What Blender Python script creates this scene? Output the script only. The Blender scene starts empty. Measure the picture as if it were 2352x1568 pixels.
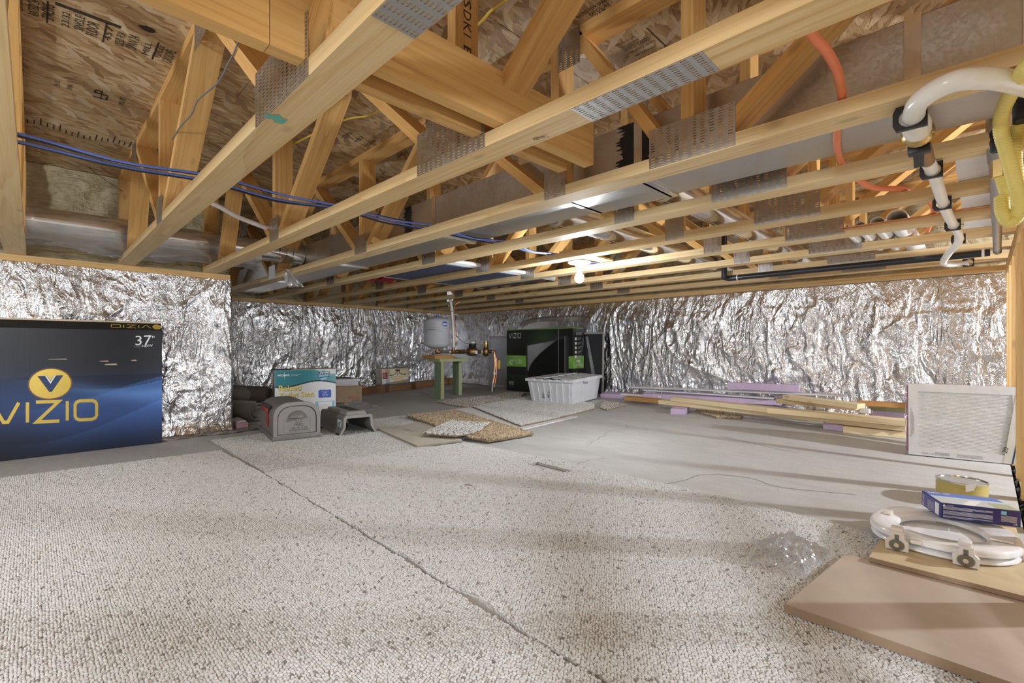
import bpy, bmesh, math, random
import numpy as np
from mathutils import Matrix, Vector

# ------------------------------------------------------------------ camera, sky, lights, exposure
SC = bpy.context.scene
COL = SC.collection
F_PX, Y0_PX, TH = 1088.0, 797.5, math.radians(45.256)
CT, ST = math.cos(TH), math.sin(TH)
EYE = 0.64                                   # camera height in the crawl space
cam_d = bpy.data.cameras.new('camera'); cam = bpy.data.objects.new('camera', cam_d); COL.objects.link(cam)
cam_d.sensor_width = 36.0; cam_d.lens = F_PX*36/2352
cam_d.shift_y = (Y0_PX-784)/2352; cam_d.clip_start = 0.02
cam.location = (0, 0, EYE); cam.rotation_euler = (math.pi/2, 0, math.atan2(CT, ST))
SC.camera = cam
W = bpy.data.worlds.new('world'); SC.world = W; W.use_nodes = True
W.node_tree.nodes['Background'].inputs[0].default_value = (0.95, 0.97, 1.0, 1)
W.node_tree.nodes['Background'].inputs[1].default_value = 0.35

def lamp(name, loc, watts, radius, col=(1, 1, 1)):
    l = bpy.data.lights.new(name, 'POINT'); l.energy = watts; l.shadow_soft_size = radius; l.color = col
    o = bpy.data.objects.new(name, l); COL.objects.link(o); o.location = loc; return o
BULB = (-1.86, 2.50, 1.085)
lamp('bulb_light', BULB, 112, 0.034, (0.88, 0.94, 1.0))
lamp('stair_light', (1.75, 3.3, 1.12), 185, 0.04, (0.92, 0.95, 1.0))
lamp('entry_light', (0.75, -0.55, 1.0), 58, 0.08, (0.88, 0.94, 1.0))
lamp('back_light', (-1.7, -1.6, 1.12), 66, 0.10, (0.88, 0.94, 1.0))
SC.view_settings.view_transform = 'Standard'; SC.view_settings.look = 'None'
SC.view_settings.exposure = 0.5; SC.view_settings.gamma = 1.0; SC.view_settings.use_curve_mapping = False

SC.cycles.max_bounces = 9; SC.cycles.diffuse_bounces = 5; SC.cycles.glossy_bounces = 4; SC.cycles.transparent_max_bounces = 12
random.seed(7); RNG = np.random.default_rng(7)
R = math.radians
# ------------------------------------------------------------------ photo measuring helpers
def ray(px, py):
    r = (px-1176)/F_PX; u = (Y0_PX-py)/F_PX
    return Vector((-CT+ST*r, ST+CT*r, u))
ORG = Vector((0, 0, EYE))
def atZ(px, py, z): d = ray(px, py); return ORG+d*((z-EYE)/d.z)
def atY(px, py, y): d = ray(px, py); return ORG+d*(y/d.y)
def atX(px, py, x): d = ray(px, py); return ORG+d*(x/d.x)
SLOPE, YS = 0.0386, 2.5                       # the slab climbs a little towards the far wall
TILT = math.atan(SLOPE)
def zf(y): return max(0.0, (y-YS)*SLOPE)
def px_of(p): d = -CT*p[0]+ST*p[1]; return 1176+F_PX*(ST*p[0]+CT*p[1])/d
def fl(px, py, h=0.0):
    p = atZ(px, py, h)
    if p.y <= YS: return p
    d = ray(px, py); t = (EYE-h+YS*SLOPE)/(SLOPE*d.y-d.z)
    return ORG+d*t

# ------------------------------------------------------------------ materials
MATS = {}
class NT:
    def __init__(s, name):
        s.m = bpy.data.materials.new(name); s.m.use_nodes = True; s.t = s.m.node_tree
        s.b = s.t.nodes['Principled BSDF']; MATS[name] = s.m
    def n(s, typ, **kw):
        nd = s.t.nodes.new(typ)
        for k, v in kw.items(): setattr(nd, k, v)
        return nd
    def l(s, a, b): s.t.links.new(a, b)
    def set(s, **kw):
        for k, v in kw.items():
            nm = k.replace('_', ' ')
            i = s.b.inputs[nm]
            if hasattr(v, 'is_linked') or isinstance(v, bpy.types.NodeSocket): s.l(v, i)
            else: i.default_value = (*v, 1) if isinstance(v, tuple) and len(v) == 3 else v
    def coord(s, scale=(1, 1, 1), kind='Object', rot=(0, 0, 0), rnd=0.0):
        tc = s.n('ShaderNodeTexCoord'); mp = s.n('ShaderNodeMapping')
        mp.inputs['Scale'].default_value = scale; mp.inputs['Rotation'].default_value = rot
        src = tc.outputs[kind]
        if rnd:
            oi = s.n('ShaderNodeObjectInfo'); mu = s.n('ShaderNodeMath', operation='MULTIPLY'); mu.inputs[1].default_value = rnd
            s.l(oi.outputs['Random'], mu.inputs[0]); ad = s.n('ShaderNodeVectorMath', operation='ADD')
            s.l(src, ad.inputs[0]); s.l(mu.outputs[0], ad.inputs[1]); src = ad.outputs[0]
        s.l(src, mp.inputs['Vector']); return mp.outputs[0]
    def noise(s, vec, scale=5, detail=4, rough=.6, dist=0):
        nd = s.n('ShaderNodeTexNoise'); nd.inputs['Scale'].default_value = scale; nd.inputs['Detail'].default_value = detail
        nd.inputs['Roughness'].default_value = rough; nd.inputs['Distortion'].default_value = dist
        s.l(vec, nd.inputs['Vector']); return nd
    def vor(s, vec, scale=5, feature='F1'):
        nd = s.n('ShaderNodeTexVoronoi', feature=feature); nd.inputs['Scale'].default_value = scale
        s.l(vec, nd.inputs['Vector']); return nd
    def wave(s, vec, scale, dist=0, dscale=1, direction='X', detail=2, prof='SIN'):
        nd = s.n('ShaderNodeTexWave', bands_direction=direction, wave_profile=prof); nd.inputs['Scale'].default_value = scale
        nd.inputs['Distortion'].default_value = dist; nd.inputs['Detail Scale'].default_value = dscale; nd.inputs['Detail'].default_value = detail
        s.l(vec, nd.inputs['Vector']); return nd
    def ramp(s, fac, stops, interp='LINEAR'):
        nd = s.n('ShaderNodeValToRGB'); cr = nd.color_ramp; cr.interpolation = interp
        while len(cr.elements) < len(stops): cr.elements.new(0.5)
        for e, (p, c) in zip(cr.elements, stops):
            e.position = p; e.color = (*c, 1) if len(c) == 3 else c
        s.l(fac, nd.inputs[0]); return nd.outputs[0]
    def math(s, op, a, b=None):
        nd = s.n('ShaderNodeMath', operation=op)
        for i, v in enumerate((a, b)):
            if v is None: continue
            if isinstance(v, (int, float)): nd.inputs[i].default_value = v
            else: s.l(v, nd.inputs[i])
        return nd.outputs[0]
    def mix(s, fac, a, b, mode='MIX'):
        nd = s.n('ShaderNodeMix', data_type='RGBA', blend_type=mode)
        for i, v in ((0, fac), (6, a), (7, b)):
            if isinstance(v, (int, float)): nd.inputs[i].default_value = v
            elif isinstance(v, tuple): nd.inputs[i].default_value = (*v, 1) if len(v) == 3 else v
            else: s.l(v, nd.inputs[i])
        return nd.outputs[2]
    def bump(s, h, strength=.3, dist=.01, nrm=None):
        nd = s.n('ShaderNodeBump'); nd.inputs['Strength'].default_value = strength; nd.inputs['Distance'].default_value = dist
        s.l(h, nd.inputs['Height'])
        if nrm is not None: s.l(nrm, nd.inputs['Normal'])
        s.l(nd.outputs[0], s.b.inputs['Normal']); return nd.outputs[0]

def plain(name, col, rough=.5, metal=0.0, var=.06, scale=14, bump=0.0, bscale=60, spec=.5):
    t = NT(name); v = t.coord()
    n = t.noise(v, scale, 4)
    lo = tuple(c*(1-var) for c in col); hi = tuple(min(1, c*(1+var)) for c in col)
    t.set(Base_Color=t.ramp(n.outputs[0], [(.3, lo), (.7, hi)]), Roughness=rough, Metallic=metal)
    t.b.inputs['Specular IOR Level'].default_value = spec
    if bump: t.bump(t.noise(v, bscale, 3).outputs[0], bump, .004)
    return t.m

def wood(name, pale, mid, dark, grain=1.0, knots=.5, rough=.6):
    t = NT(name)
    v = t.coord((1.6, 95*grain, 95*grain), rnd=37.0)
    n1 = t.noise(v, 1.0, 5, .62, .5)
    n2 = t.noise(t.coord((.35, 6, 6), rnd=19.0), 1.0, 2, .5, .3)
    rg = t.math('FRACT', t.math('MULTIPLY', n2.outputs[0], 14.0))
    rg = t.math('POWER', rg, 2.0)
    f = t.math('ADD', t.math('MULTIPLY', n1.outputs[0], .75), t.math('MULTIPLY', t.math('SUBTRACT', 1.0, rg), .17))
    c = t.ramp(f, [(.22, dark), (.45, mid), (.72, pale)])
    oi = t.n('ShaderNodeObjectInfo')
    tint = t.ramp(oi.outputs['Random'], [(0, (.82, .74, .62)), (.5, (1, 1, 1)), (1, (1.0, .92, .78))])
    c = t.mix(.8, c, tint, 'MULTIPLY')
    kv = t.coord((4.2, 9, 9), rnd=53.0); k = t.vor(kv, 1.0)
    km = t.ramp(k.outputs['Distance'], [(.0, (1, 1, 1)), (.07, (.7, .7, .7)), (.14, (0, 0, 0))])
    km = t.math('MULTIPLY', km, knots)
    c = t.mix(km, c, tuple(x*.45 for x in dark))
    t.set(Base_Color=c, Roughness=rough); t.b.inputs['Specular IOR Level'].default_value = .3
    t.bump(n1.outputs[0], .25, .003)
    return t.m
wood('truss_wood', (.74, .48, .20), (.64, .38, .135), (.47, .245, .075))
wood('chord_wood', (.80, .66, .42), (.73, .55, .30), (.58, .39, .18))  # paler than truss_wood: lamplight on the chords is partly put into this colour
wood('stud_wood', (.78, .56, .29), (.70, .46, .20), (.52, .30, .11))
wood('plank_wood', (.86, .76, .56), (.82, .69, .46), (.68, .53, .32), 1.0, .7)
wood('orange_wood', (.62, .36, .14), (.52, .27, .09), (.36, .17, .05))
wood('brown_wood', (.30, .17, .09), (.24, .13, .065), (.14, .07, .035))
wood('green_wood', (.33, .40, .24), (.20, .28, .17), (.11, .16, .10))
wood('pale_green_wood', (.52, .54, .32), (.42, .46, .26), (.28, .32, .17))

def osb():
    t = NT('osb_wood'); v0 = t.coord((1, 1, 1))
    ns = t.noise(v0, 9.0, 3); off = t.n('ShaderNodeVectorMath', operation='SCALE'); off.inputs['Scale'].default_value = .035
    t.l(ns.outputs['Color'], off.inputs[0]); ad = t.n('ShaderNodeVectorMath', operation='ADD'); t.l(v0, ad.inputs[0]); t.l(off.outputs[0], ad.inputs[1])
    cols = []; cells = []
    for ang, sc in ((1.45, (9, 62, 1)), (1.85, (11, 52, 1)), (1.05, (10, 58, 1)), (.5, (12, 40, 1))):
        m0 = t.n('ShaderNodeMapping'); m0.inputs['Rotation'].default_value = (0, 0, ang); t.l(ad.outputs[0], m0.inputs[0])
        mp = t.n('ShaderNodeMapping'); mp.inputs['Scale'].default_value = sc
        t.l(m0.outputs[0], mp.inputs[0]); vo = t.vor(mp.outputs[0], 1.0); cells.append(vo)
        sp = t.n('ShaderNodeSeparateColor'); t.l(vo.outputs['Color'], sp.inputs[0]); cols.append(sp)
    A = [(0, (.34, .20, .09)), (.3, (.50, .33, .16)), (.7, (.62, .45, .25)), (1, (.72, .56, .35))]
    c = t.ramp(cols[0].outputs[0], A)
    for k, th in ((1, .5), (2, .62), (3, .84)):
        c = t.mix(t.math('GREATER_THAN', cols[k].outputs[2], th), c, t.ramp(cols[k].outputs[0], A if k < 3 else [(0, (.30, .17, .07)), (1, (.76, .62, .42))]))
    fine = t.noise(t.coord((220, 10, 1)), 1.0, 4)
    c = t.mix(.5, c, t.ramp(fine.outputs[0], [(.3, (.62, .56, .5)), (.62, (1, 1, 1))]), 'MULTIPLY')
    big = t.noise(v0, 1.6, 3); c = t.mix(.5, c, t.ramp(big.outputs[0], [(.3, (.70, .66, .60)), (.7, (1, 1, 1))]), 'MULTIPLY')
    t.set(Base_Color=c, Roughness=.62); t.bump(t.math('ADD', cols[0].outputs[0], fine.outputs[0]), .35, .003)
osb()

def foilmat():
    t = NT('foil'); tc = t.coord()
    w1 = t.wave(tc, 26, .5, 2, 'DIAGONAL', 1); w2 = t.wave(t.coord((1, 1, -1)), 26, .5, 2, 'DIAGONAL', 1); w3 = t.wave(tc, 42, .4, 3, 'Z', 1)
    lines = t.math('ADD', t.math('POWER', w1.outputs[0], 10.0), t.math('POWER', w2.outputs[0], 10.0))
    lines = t.math('ADD', lines, t.math('POWER', w3.outputs[0], 8.0))
    n = t.noise(t.coord((1, 1, .5)), 26, 3, .55, 1.0); n2 = t.noise(t.coord((1, 1, .38)), 8, 2, .5, 1.6); n3 = t.noise(tc, 75, 3, .6, .6)
    crs = lambda x: t.math('ABSOLUTE', t.math('SUBTRACT', x.outputs[0], .5))
    h = t.math('ADD', t.math('MULTIPLY', lines, .05), t.math('MULTIPLY', crs(n), -2.2))
    h = t.math('ADD', h, t.math('MULTIPLY', crs(n2), -5.0)); h = t.math('ADD', h, t.math('MULTIPLY', n3.outputs[0], .16))
    mk = t.ramp(t.noise(tc, 2.2, 3).outputs[0], [(.4, (.4, .4, .4)), (.62, (1, 1, 1))])
    t.set(Base_Color=(.82, .83, .86), Metallic=1.0, Roughness=t.ramp(n3.outputs[0], [(.3, (.13, .13, .13)), (.7, (.22, .22, .22))]))
    t.bump(t.math('MULTIPLY', h, mk), .8, .012)
foilmat()

def galv(name, col, rough, scale=60):
    t = NT(name); v = t.coord(); vo = t.vor(v, scale); n = t.noise(v, 6, 4)
    sp = t.n('ShaderNodeSeparateColor'); t.l(vo.outputs['Color'], sp.inputs[0])
    f = t.math('ADD', t.math('MULTIPLY', sp.outputs[0], .35), t.math('MULTIPLY', n.outputs[0], .65))
    t.set(Base_Color=t.ramp(f, [(.2, tuple(x*.85 for x in col)), (.8, col)]), Metallic=.92,
          Roughness=t.ramp(f, [(.2, (rough*.75,)*3), (.8, (rough*1.25,)*3)]))
    t.bump(n.outputs[0], .06, .01)
galv('galvanized', (.60, .575, .54), .38, 160)
galv('plate_steel', (.52, .51, .50), .33, 90)
galv('bright_duct', (.85, .84, .82), .17, 30)

def concrete():
    t = NT('concrete'); v = t.coord()
    a = t.noise(v, 1.1, 6, .62, .4); b = t.noise(t.coord((2, 9, 1), rot=(0, 0, .5)), 2.2, 5, .65); c = t.noise(v, 90, 3)
    f = t.math('ADD', t.math('MULTIPLY', a.outputs[0], .6), t.math('MULTIPLY', b.outputs[0], .4))
    col = t.ramp(f, [(.3, (.40, .395, .385)), (.5, (.50, .495, .485)), (.7, (.60, .595, .585))])
    col = t.mix(.18, col, t.ramp(c.outputs[0], [(.35, (.5, .5, .5)), (.6, (1, 1, 1))]), 'MULTIPLY')
    t.set(Base_Color=col, Roughness=.72); t.bump(t.math('ADD', f, t.math('MULTIPLY', c.outputs[0], .12)), .14, .01)
concrete()

def pilemat(name, stops, rough=.95):
    t = NT(name); oi = t.n('ShaderNodeObjectInfo')
    t.set(Base_Color=t.ramp(oi.outputs['Random'], stops), Roughness=rough); t.b.inputs['Specular IOR Level'].default_value = .1
    return t.m
pilemat('berber_pile', [(0, (.22, .20, .18)), (.02, (.42, .40, .37)), (.08, (.58, .57, .555)), (.30, (.65, .645, .64)), (1, (.725, .72, .715))])
pilemat('tan_pile', [(0, (.11, .07, .04)), (.12, (.30, .21, .13)), (.5, (.50, .39, .26)), (1, (.68, .57, .42))])
pilemat('grey_pile', [(0, (.16, .13, .11)), (.25, (.38, .34, .30)), (.6, (.55, .51, .46)), (1, (.74, .70, .64))])
pilemat('cream_pile', [(0, (.38, .36, .33)), (.12, (.56, .55, .53)), (1, (.73, .725, .71))])
pilemat('mixed_pile', [(0, (.06, .05, .05)), (.2, (.40, .37, .34)), (.45, (.72, .70, .68)), (1, (.88, .87, .85))])

def carpetmat(name, c1, c2, scale, rows):
    t = NT(name); vo = t.vor(t.coord((rows, 1, 1)), scale); n = t.noise(t.coord(), 160, 3)
    sp = t.n('ShaderNodeSeparateColor'); t.l(vo.outputs['Color'], sp.inputs[0])
    t.set(Base_Color=t.ramp(sp.outputs[0], [(0, c1), (.2, c2), (1, tuple(min(1, x*1.1) for x in c2))]), Roughness=.95)
    t.bump(t.math('SUBTRACT', 1.0, vo.outputs['Distance']), .9, .006)
carpetmat('berber_back', (.42, .40, .37), (.60, .59, .57), 150, .8)
carpetmat('runner_weave', (.44, .43, .41), (.60, .595, .585), 110, .55)
carpetmat('jute', (.22, .16, .09), (.32, .24, .15), 200, 1)

def foam():
    t = NT('spray_foam'); v = t.coord(); n = t.noise(v, 7, 5, .6, 1.0); w = t.noise(t.coord((1, 3, 14)), 3, 3)
    t.set(Base_Color=t.ramp(n.outputs[0], [(.3, (.48, .40, .23)), (.7, (.72, .63, .43))]), Roughness=.8)
    t.bump(t.math('ADD', n.outputs[0], w.outputs[0]), .8, .05)
foam()

def clear(name, tint=(.98, .98, .99), opac=.3, rough=.12, dif=.25):
    t = NT(name); tr = t.n('ShaderNodeBsdfTransparent'); gl = t.n('ShaderNodeBsdfGlossy'); mx = t.n('ShaderNodeMixShader')
    df = t.n('ShaderNodeBsdfDiffuse'); mx2 = t.n('ShaderNodeMixShader'); fr = t.n('ShaderNodeLayerWeight'); fr.inputs[0].default_value = .35
    tr.inputs[0].default_value = (*tint, 1); gl.inputs[0].default_value = (1, 1, 1, 1); gl.inputs[1].default_value = rough; df.inputs[0].default_value = (.85, .85, .87, 1)
    mx2.inputs[0].default_value = dif; t.l(gl.outputs[0], mx2.inputs[1]); t.l(df.outputs[0], mx2.inputs[2])
    f = t.math('ADD', t.math('MULTIPLY', fr.outputs['Fresnel'], .55), opac); t.l(f, mx.inputs[0])
    t.l(tr.outputs[0], mx.inputs[1]); t.l(mx2.outputs[0], mx.inputs[2])
    t.l(mx.outputs[0], t.t.nodes['Material Output'].inputs[0]); return t.m
clear('clear_film', opac=.22, dif=.6); clear('thin_wrap', opac=.01, rough=.08, dif=.1); clear('smoky_plastic', (.72, .72, .74), .14, .2)
clear('duct_film', (.9, .9, .92), .30, .2)

def printmat():
    t = NT('print'); a = t.n('ShaderNodeVertexColor', layer_name='Col')
    t.set(Base_Color=a.outputs[0], Roughness=.34); t.b.inputs['Specular IOR Level'].default_value = .4
    t.bump(t.noise(t.coord((1, 1, .1)), 40, 3).outputs[0], .03, .01)
printmat()

for nm, c, r, m in [
    ('white_plastic', (.82, .82, .83), .35, 0), ('ivory_plastic', (.80, .76, .69), .3, 0), ('seat_white', (.84, .84, .86), .16, 0),
    ('mailbox_plastic', (.19, .178, .168), .45, 0), ('mailbox_pale', (.29, .277, .268), .5, 0), ('mailbox_dark', (.05, .045, .042), .6, 0), ('red_plastic', (.36, .035, .03), .35, 0),
    ('black_plastic', (.012, .012, .013), .4, 0), ('black_rubber', (.02, .02, .022), .6, 0), ('mastic', (.016, .015, .015), .65, 0),
    ('brass', (.60, .42, .17), .32, 1), ('old_brass', (.32, .20, .09), .42, 1), ('copper', (.72, .34, .18), .3, 1), ('dark_steel', (.22, .21, .20), .4, 1),
    ('chrome', (.75, .75, .76), .12, 1), ('pex_white', (.86, .84, .78), .25, 0), ('yellow_flex', (.82, .69, .20), .45, 0), ('orange_tube', (.80, .22, .09), .45, 0),
    ('blue_cable', (.12, .20, .62), .4, 0), ('black_cable', (.02, .02, .03), .4, 0), ('grey_wire', (.16, .17, .18), .5, 0), ('yellow_cable', (.78, .55, .10), .4, 0),
    ('abs_pipe', (.02, .02, .026), .3, 0), ('tank_grey', (.55, .56, .59), .3, 0), ('label_blue', (.04, .12, .46), .4, 0), ('label_white', (.85, .85, .86), .5, 0),
    ('cardboard', (.42, .29, .18), .75, 0), ('cardboard_pale', (.62, .52, .38), .8, 0), ('mdf_top', (.50, .415, .345), .5, 0), ('mdf_edge', (.34, .24, .16), .8, 0),
    ('particle_top', (.60, .48, .30), .7, 0), ('beige_board', (.60, .57, .49), .7, 0), ('beige_edge', (.30, .27, .21), .8, 0), ('drywall_edge', (.30, .24, .16), .9, 0),
    ('purple_foam', (.58, .45, .63), .7, 0), ('pink_sheet', (.50, .30, .34), .7, 0), ('white_board', (.76, .76, .77), .5, 0), ('navy_panel', (.05, .07, .15), .5, 0),
    ('dark_carpet', (.17, .15, .13), .95, 0), ('gold_ink', (.78, .56, .12), .3, .5), ('navy_ink', (.02, .05, .14), .35, 0), ('white_ink', (.85, .85, .86), .4, 0),
    ('black_ink', (.012, .012, .012), .6, 0), ('stamp_ink', (.035, .028, .02), .8, 0), ('green_paint', (.14, .40, .30), .6, 0), ('grey_ink', (.30, .30, .30), .5, 0), ('red_ink', (.35, .04, .05), .5, 0),
    ('yellow_ink', (.90, .72, .18), .4, 0), ('blue_ink', (.05, .11, .48), .4, 0), ('indigo_ink', (.028, .022, .14), .35, 0), ('violet_ink', (.065, .055, .28), .35, 0), ('sky_ink', (.25, .55, .72), .4, 0), ('silver_ink', (.62, .63, .64), .3, .3), ('lime_ink', (.24, .50, .09), .35, 0),
    ('filter_card', (.80, .80, .79), .6, 0), ('filter_media', (.86, .86, .85), .8, 0), ('filter_print', (.46, .46, .45), .8, 0), ('magenta_card', (.44, .07, .24), .5, 0), ('can_yellow', (.50, .41, .13), .4, .1), ('tote_white', (.76, .77, .80), .38, 0),
    ('screen_mesh', (.03, .03, .035), .5, 0), ('screen_frame', (.42, .41, .37), .4, .3), ('porcelain', (.9, .9, .9), .3, 0), ('steel_dull', (.40, .39, .38), .38, 1),
    ('dark_bronze', (.07, .04, .025), .4, .4), ('alabaster', (.75, .62, .38), .4, 0), ('gap_black', (.02, .018, .014), .9, 0), ('red_cloth', (.45, .03, .06), .7, 0), ('crack_grey', (.19, .18, .165), .9, 0)]:
    plain(nm, c, r, m)
def emit():
    t = NT('lit_glass'); t.b.inputs['Emission Color'].default_value = (.95, .97, 1, 1); t.b.inputs['Emission Strength'].default_value = 14
    t.set(Base_Color=(.9, .9, .9), Roughness=.3)
emit()

# ------------------------------------------------------------------ mesh building
class MB:
    def __init__(s): s.v = []; s.f = []; s.mi = []; s.c = None
    def add(s, vs, fs, mi=0):
        o = len(s.v); s.v += [tuple(p) for p in vs]; s.f += [tuple(i+o for i in f) for f in fs]; s.mi += [mi]*len(fs); return s
    def box(s, x0, x1, y0, y1, z0, z1, mi=0):
        return s.hexa([(x0, y0, z0), (x1, y0, z0), (x1, y1, z0), (x0, y1, z0), (x0, y0, z1), (x1, y0, z1), (x1, y1, z1), (x0, y1, z1)], mi)
    def hexa(s, p, mi=0):
        return s.add(p, [(3, 2, 1, 0), (4, 5, 6, 7), (0, 1, 5, 4), (1, 2, 6, 5), (2, 3, 7, 6), (3, 0, 4, 7)], mi)
    def rbox(s, x0, x1, y0, y1, z0, z1, r=.004, seg=2, mi=0):
        bm = bmesh.new(); bmesh.ops.create_cube(bm, size=1)
        for v in bm.verts: v.co = ((x0+x1)/2+v.co.x*(x1-x0), (y0+y1)/2+v.co.y*(y1-y0), (z0+z1)/2+v.co.z*(z1-z0))
        bmesh.ops.bevel(bm, geom=bm.edges[:]+bm.verts[:], offset=r, segments=seg, profile=.5, affect='EDGES')
        bm.verts.index_update(); s.add([v.co[:] for v in bm.verts], [[v.index for v in f.verts] for f in bm.faces], mi); bm.free(); return s
    def prism(s, poly, z0, z1, mi=0, fn=None):                     # poly in xy, extruded in z; fn maps points
        n = len(poly); g = fn or (lambda x, y, z: (x, y, z))
        a = sum(poly[i][0]*poly[(i+1) % n][1]-poly[(i+1) % n][0]*poly[i][1] for i in range(n))
        if a < 0: poly = poly[::-1]
        vs = [g(x, y, z0) for x, y in poly]+[g(x, y, z1) for x, y in poly]
        return s.add(vs, [tuple(range(n))[::-1], tuple(range(n, 2*n))]+[(i, (i+1) % n, n+(i+1) % n, n+i) for i in range(n)], mi)
    def ring(s, outer, inner, z0, z1, mi=0, fn=None):
        n = len(outer); g = fn or (lambda x, y, z: (x, y, z))
        vs = [g(x, y, z) for L, z in ((outer, z0), (inner, z0), (outer, z1), (inner, z1)) for x, y in L]
        fs = []
        for i in range(n):
            j = (i+1) % n
            fs += [(i, n+i, n+j, j), (2*n+i, 2*n+j, 3*n+j, 3*n+i), (i, j, 2*n+j, 2*n+i), (n+j, n+i, 3*n+i, 3*n+j)]
        return s.add(vs, fs, mi)
    def tube(s, path, r, n=10, mi=0, caps=True, closed=False):
        P = [Vector(p) for p in path]; m = len(P); rr = r if isinstance(r, (list, tuple)) else [r]*m
        T = []
        for i in range(m):
            a = P[i-1] if (i or closed) else P[i]; b = P[(i+1) % m] if (i < m-1 or closed) else P[i]
            t = (b-a); T.append(t.normalized() if t.length else Vector((0, 0, 1)))
        u = T[0].orthogonal().normalized(); vs = []; fs = []
        for i in range(m):
            u = (u-T[i]*u.dot(T[i])).normalized(); w = T[i].cross(u)
            for k in range(n):
                a = 2*math.pi*k/n; vs.append(P[i]+(u*math.cos(a)+w*math.sin(a))*rr[i])
        for i in range(m-1+(1 if closed else 0)):
            for k in range(n):
                a = i*n+k; b = i*n+(k+1) % n; c = ((i+1) % m)*n
                fs.append((a, b, c+(k+1) % n, c+k))
        if caps and not closed: fs += [tuple(range(n))[::-1], tuple(range((m-1)*n, m*n))]
        return s.add(vs, fs, mi)
    def cyl(s, p0, p1, r, n=16, mi=0, r1=None): return s.tube([p0, p1], [r, r if r1 is None else r1], n, mi)
    def lathe(s, prof, n=24, c=(0, 0, 0), mi=0):                      # prof: (radius, z)
        vs = []; fs = []; m = len(prof)
        for rr, z in prof:
            for k in range(n): a = 2*math.pi*k/n; vs.append((c[0]+rr*math.cos(a), c[1]+rr*math.sin(a), c[2]+z))
        for i in range(m-1):
            for k in range(n): fs.append((i*n+k, i*n+(k+1) % n, (i+1)*n+(k+1) % n, (i+1)*n+k))
        fs += [tuple(range(n))[::-1], tuple(range((m-1)*n, m*n))]
        return s.add(vs, fs, mi)
    def grid(s, nu, nv, fn, mi=0):
        vs = [fn(i/nu, j/nv) for j in range(nv+1) for i in range(nu+1)]
        return s.add(vs, [(j*(nu+1)+i, j*(nu+1)+i+1, (j+1)*(nu+1)+i+1, (j+1)*(nu+1)+i) for j in range(nv) for i in range(nu)], mi)
    def mesh(s, name, mats, smooth=False, cols=None):
        me = bpy.data.meshes.new(name); me.from_pydata([tuple(v) for v in s.v], [], s.f)
        for m in ([mats] if isinstance(mats, str) else mats): me.materials.append(MATS[m])
        if any(s.mi): me.polygons.foreach_set('material_index', s.mi)
        if smooth: me.polygons.foreach_set('use_smooth', [True]*len(s.f))
        if cols is not None:
            at = me.color_attributes.new('Col', 'FLOAT_COLOR', 'POINT'); at.data.foreach_set('color', np.asarray(cols, dtype=np.float32).ravel())
        me.update(); return me

WM, DEF = {}, {}                               # world matrix of everything that can be a parent; default frame of its parts
def link(name, me, parent=None, mw=None, smooth_angle=None):
    o = bpy.data.objects.new(name, me); COL.objects.link(o); mw = mw if mw is not None else (DEF[parent.name].copy() if parent else Matrix())
    WM[o.name] = mw; DEF[o.name] = mw
    if parent: o.parent = parent; o.matrix_basis = WM[parent.name].inverted() @ mw
    else: o.matrix_basis = mw
    if smooth_angle is not None and me is not None: me.polygons.foreach_set('use_smooth', [True]*len(me.polygons)); me.set_sharp_from_angle(angle=R(smooth_angle))
    return o
def tag(o, label=None, cat=None, group=None, kind=None):
    for k, v in (('label', label), ('category', cat), ('group', group), ('kind', kind)):
        if v: o[k] = v
    return o
def thing(name, label, cat, loc=(0, 0, 0), rz=0, rx=0, group=None, local=False):
    mw = Matrix.Translation(Vector(loc)) @ Matrix.Rotation(rx, 4, 'X') @ Matrix.Rotation(rz, 4, 'Z')
    o = tag(link(name, None, None, mw), label, cat, group)
    if not local: DEF[o.name] = Matrix()
    return o
def part(name, mb, mat, parent, sm=None, label=None, mw=None, cols=None):
    o = link(name, mb.mesh(name, mat, cols=cols), parent, mw, sm)
    if label: o['label'] = label
    return o
def solo(name, mb, mat, label, cat, sm=None, mw=None, group=None, kind=None):
    return tag(link(name, mb.mesh(name, mat), None, mw, sm), label, cat, group, kind)
def struct(name, mb, mat, sm=None, parent=None):
    o = link(name, mb.mesh(name, mat), parent, None, sm)
    if not parent: o['kind'] = 'structure'
    return o
def frame(p, x, up=(0, 0, 1)):
    x = Vector(x).normalized(); z = Vector(up); z = (z-x*z.dot(x)).normalized(); y = z.cross(x)
    return Matrix(((x.x, y.x, z.x, p[0]), (x.y, y.y, z.y, p[1]), (x.z, y.z, z.z, p[2]), (0, 0, 0, 1)))
def beam(name, p0, p1, w, h, mat, parent=None, up=(0, 0, 1), r=0.0015, miter=(0, 0)):   # centre line p0..p1, w across, h along up
    p0 = Vector(p0); p1 = Vector(p1); L = (p1-p0).length; m = MB()
    a, b = miter
    m.hexa([(-a, -w/2, -h/2), (L+b, -w/2, -h/2), (L+b, w/2, -h/2), (-a, w/2, -h/2), (a, -w/2, h/2), (L-b, -w/2, h/2), (L-b, w/2, h/2), (a, w/2, h/2)])
    return link(name, m.mesh(name, mat), parent, frame(p0, p1-p0, up))

def ybeam(name, x0, x1, y0, y1, z0, z1, mat, parent=None):         # board lying along y, grain along its length
    return beam(name, ((x0+x1)/2, y0, (z0+z1)/2), ((x0+x1)/2, y1, (z0+z1)/2), x1-x0, z1-z0, mat, parent)
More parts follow.
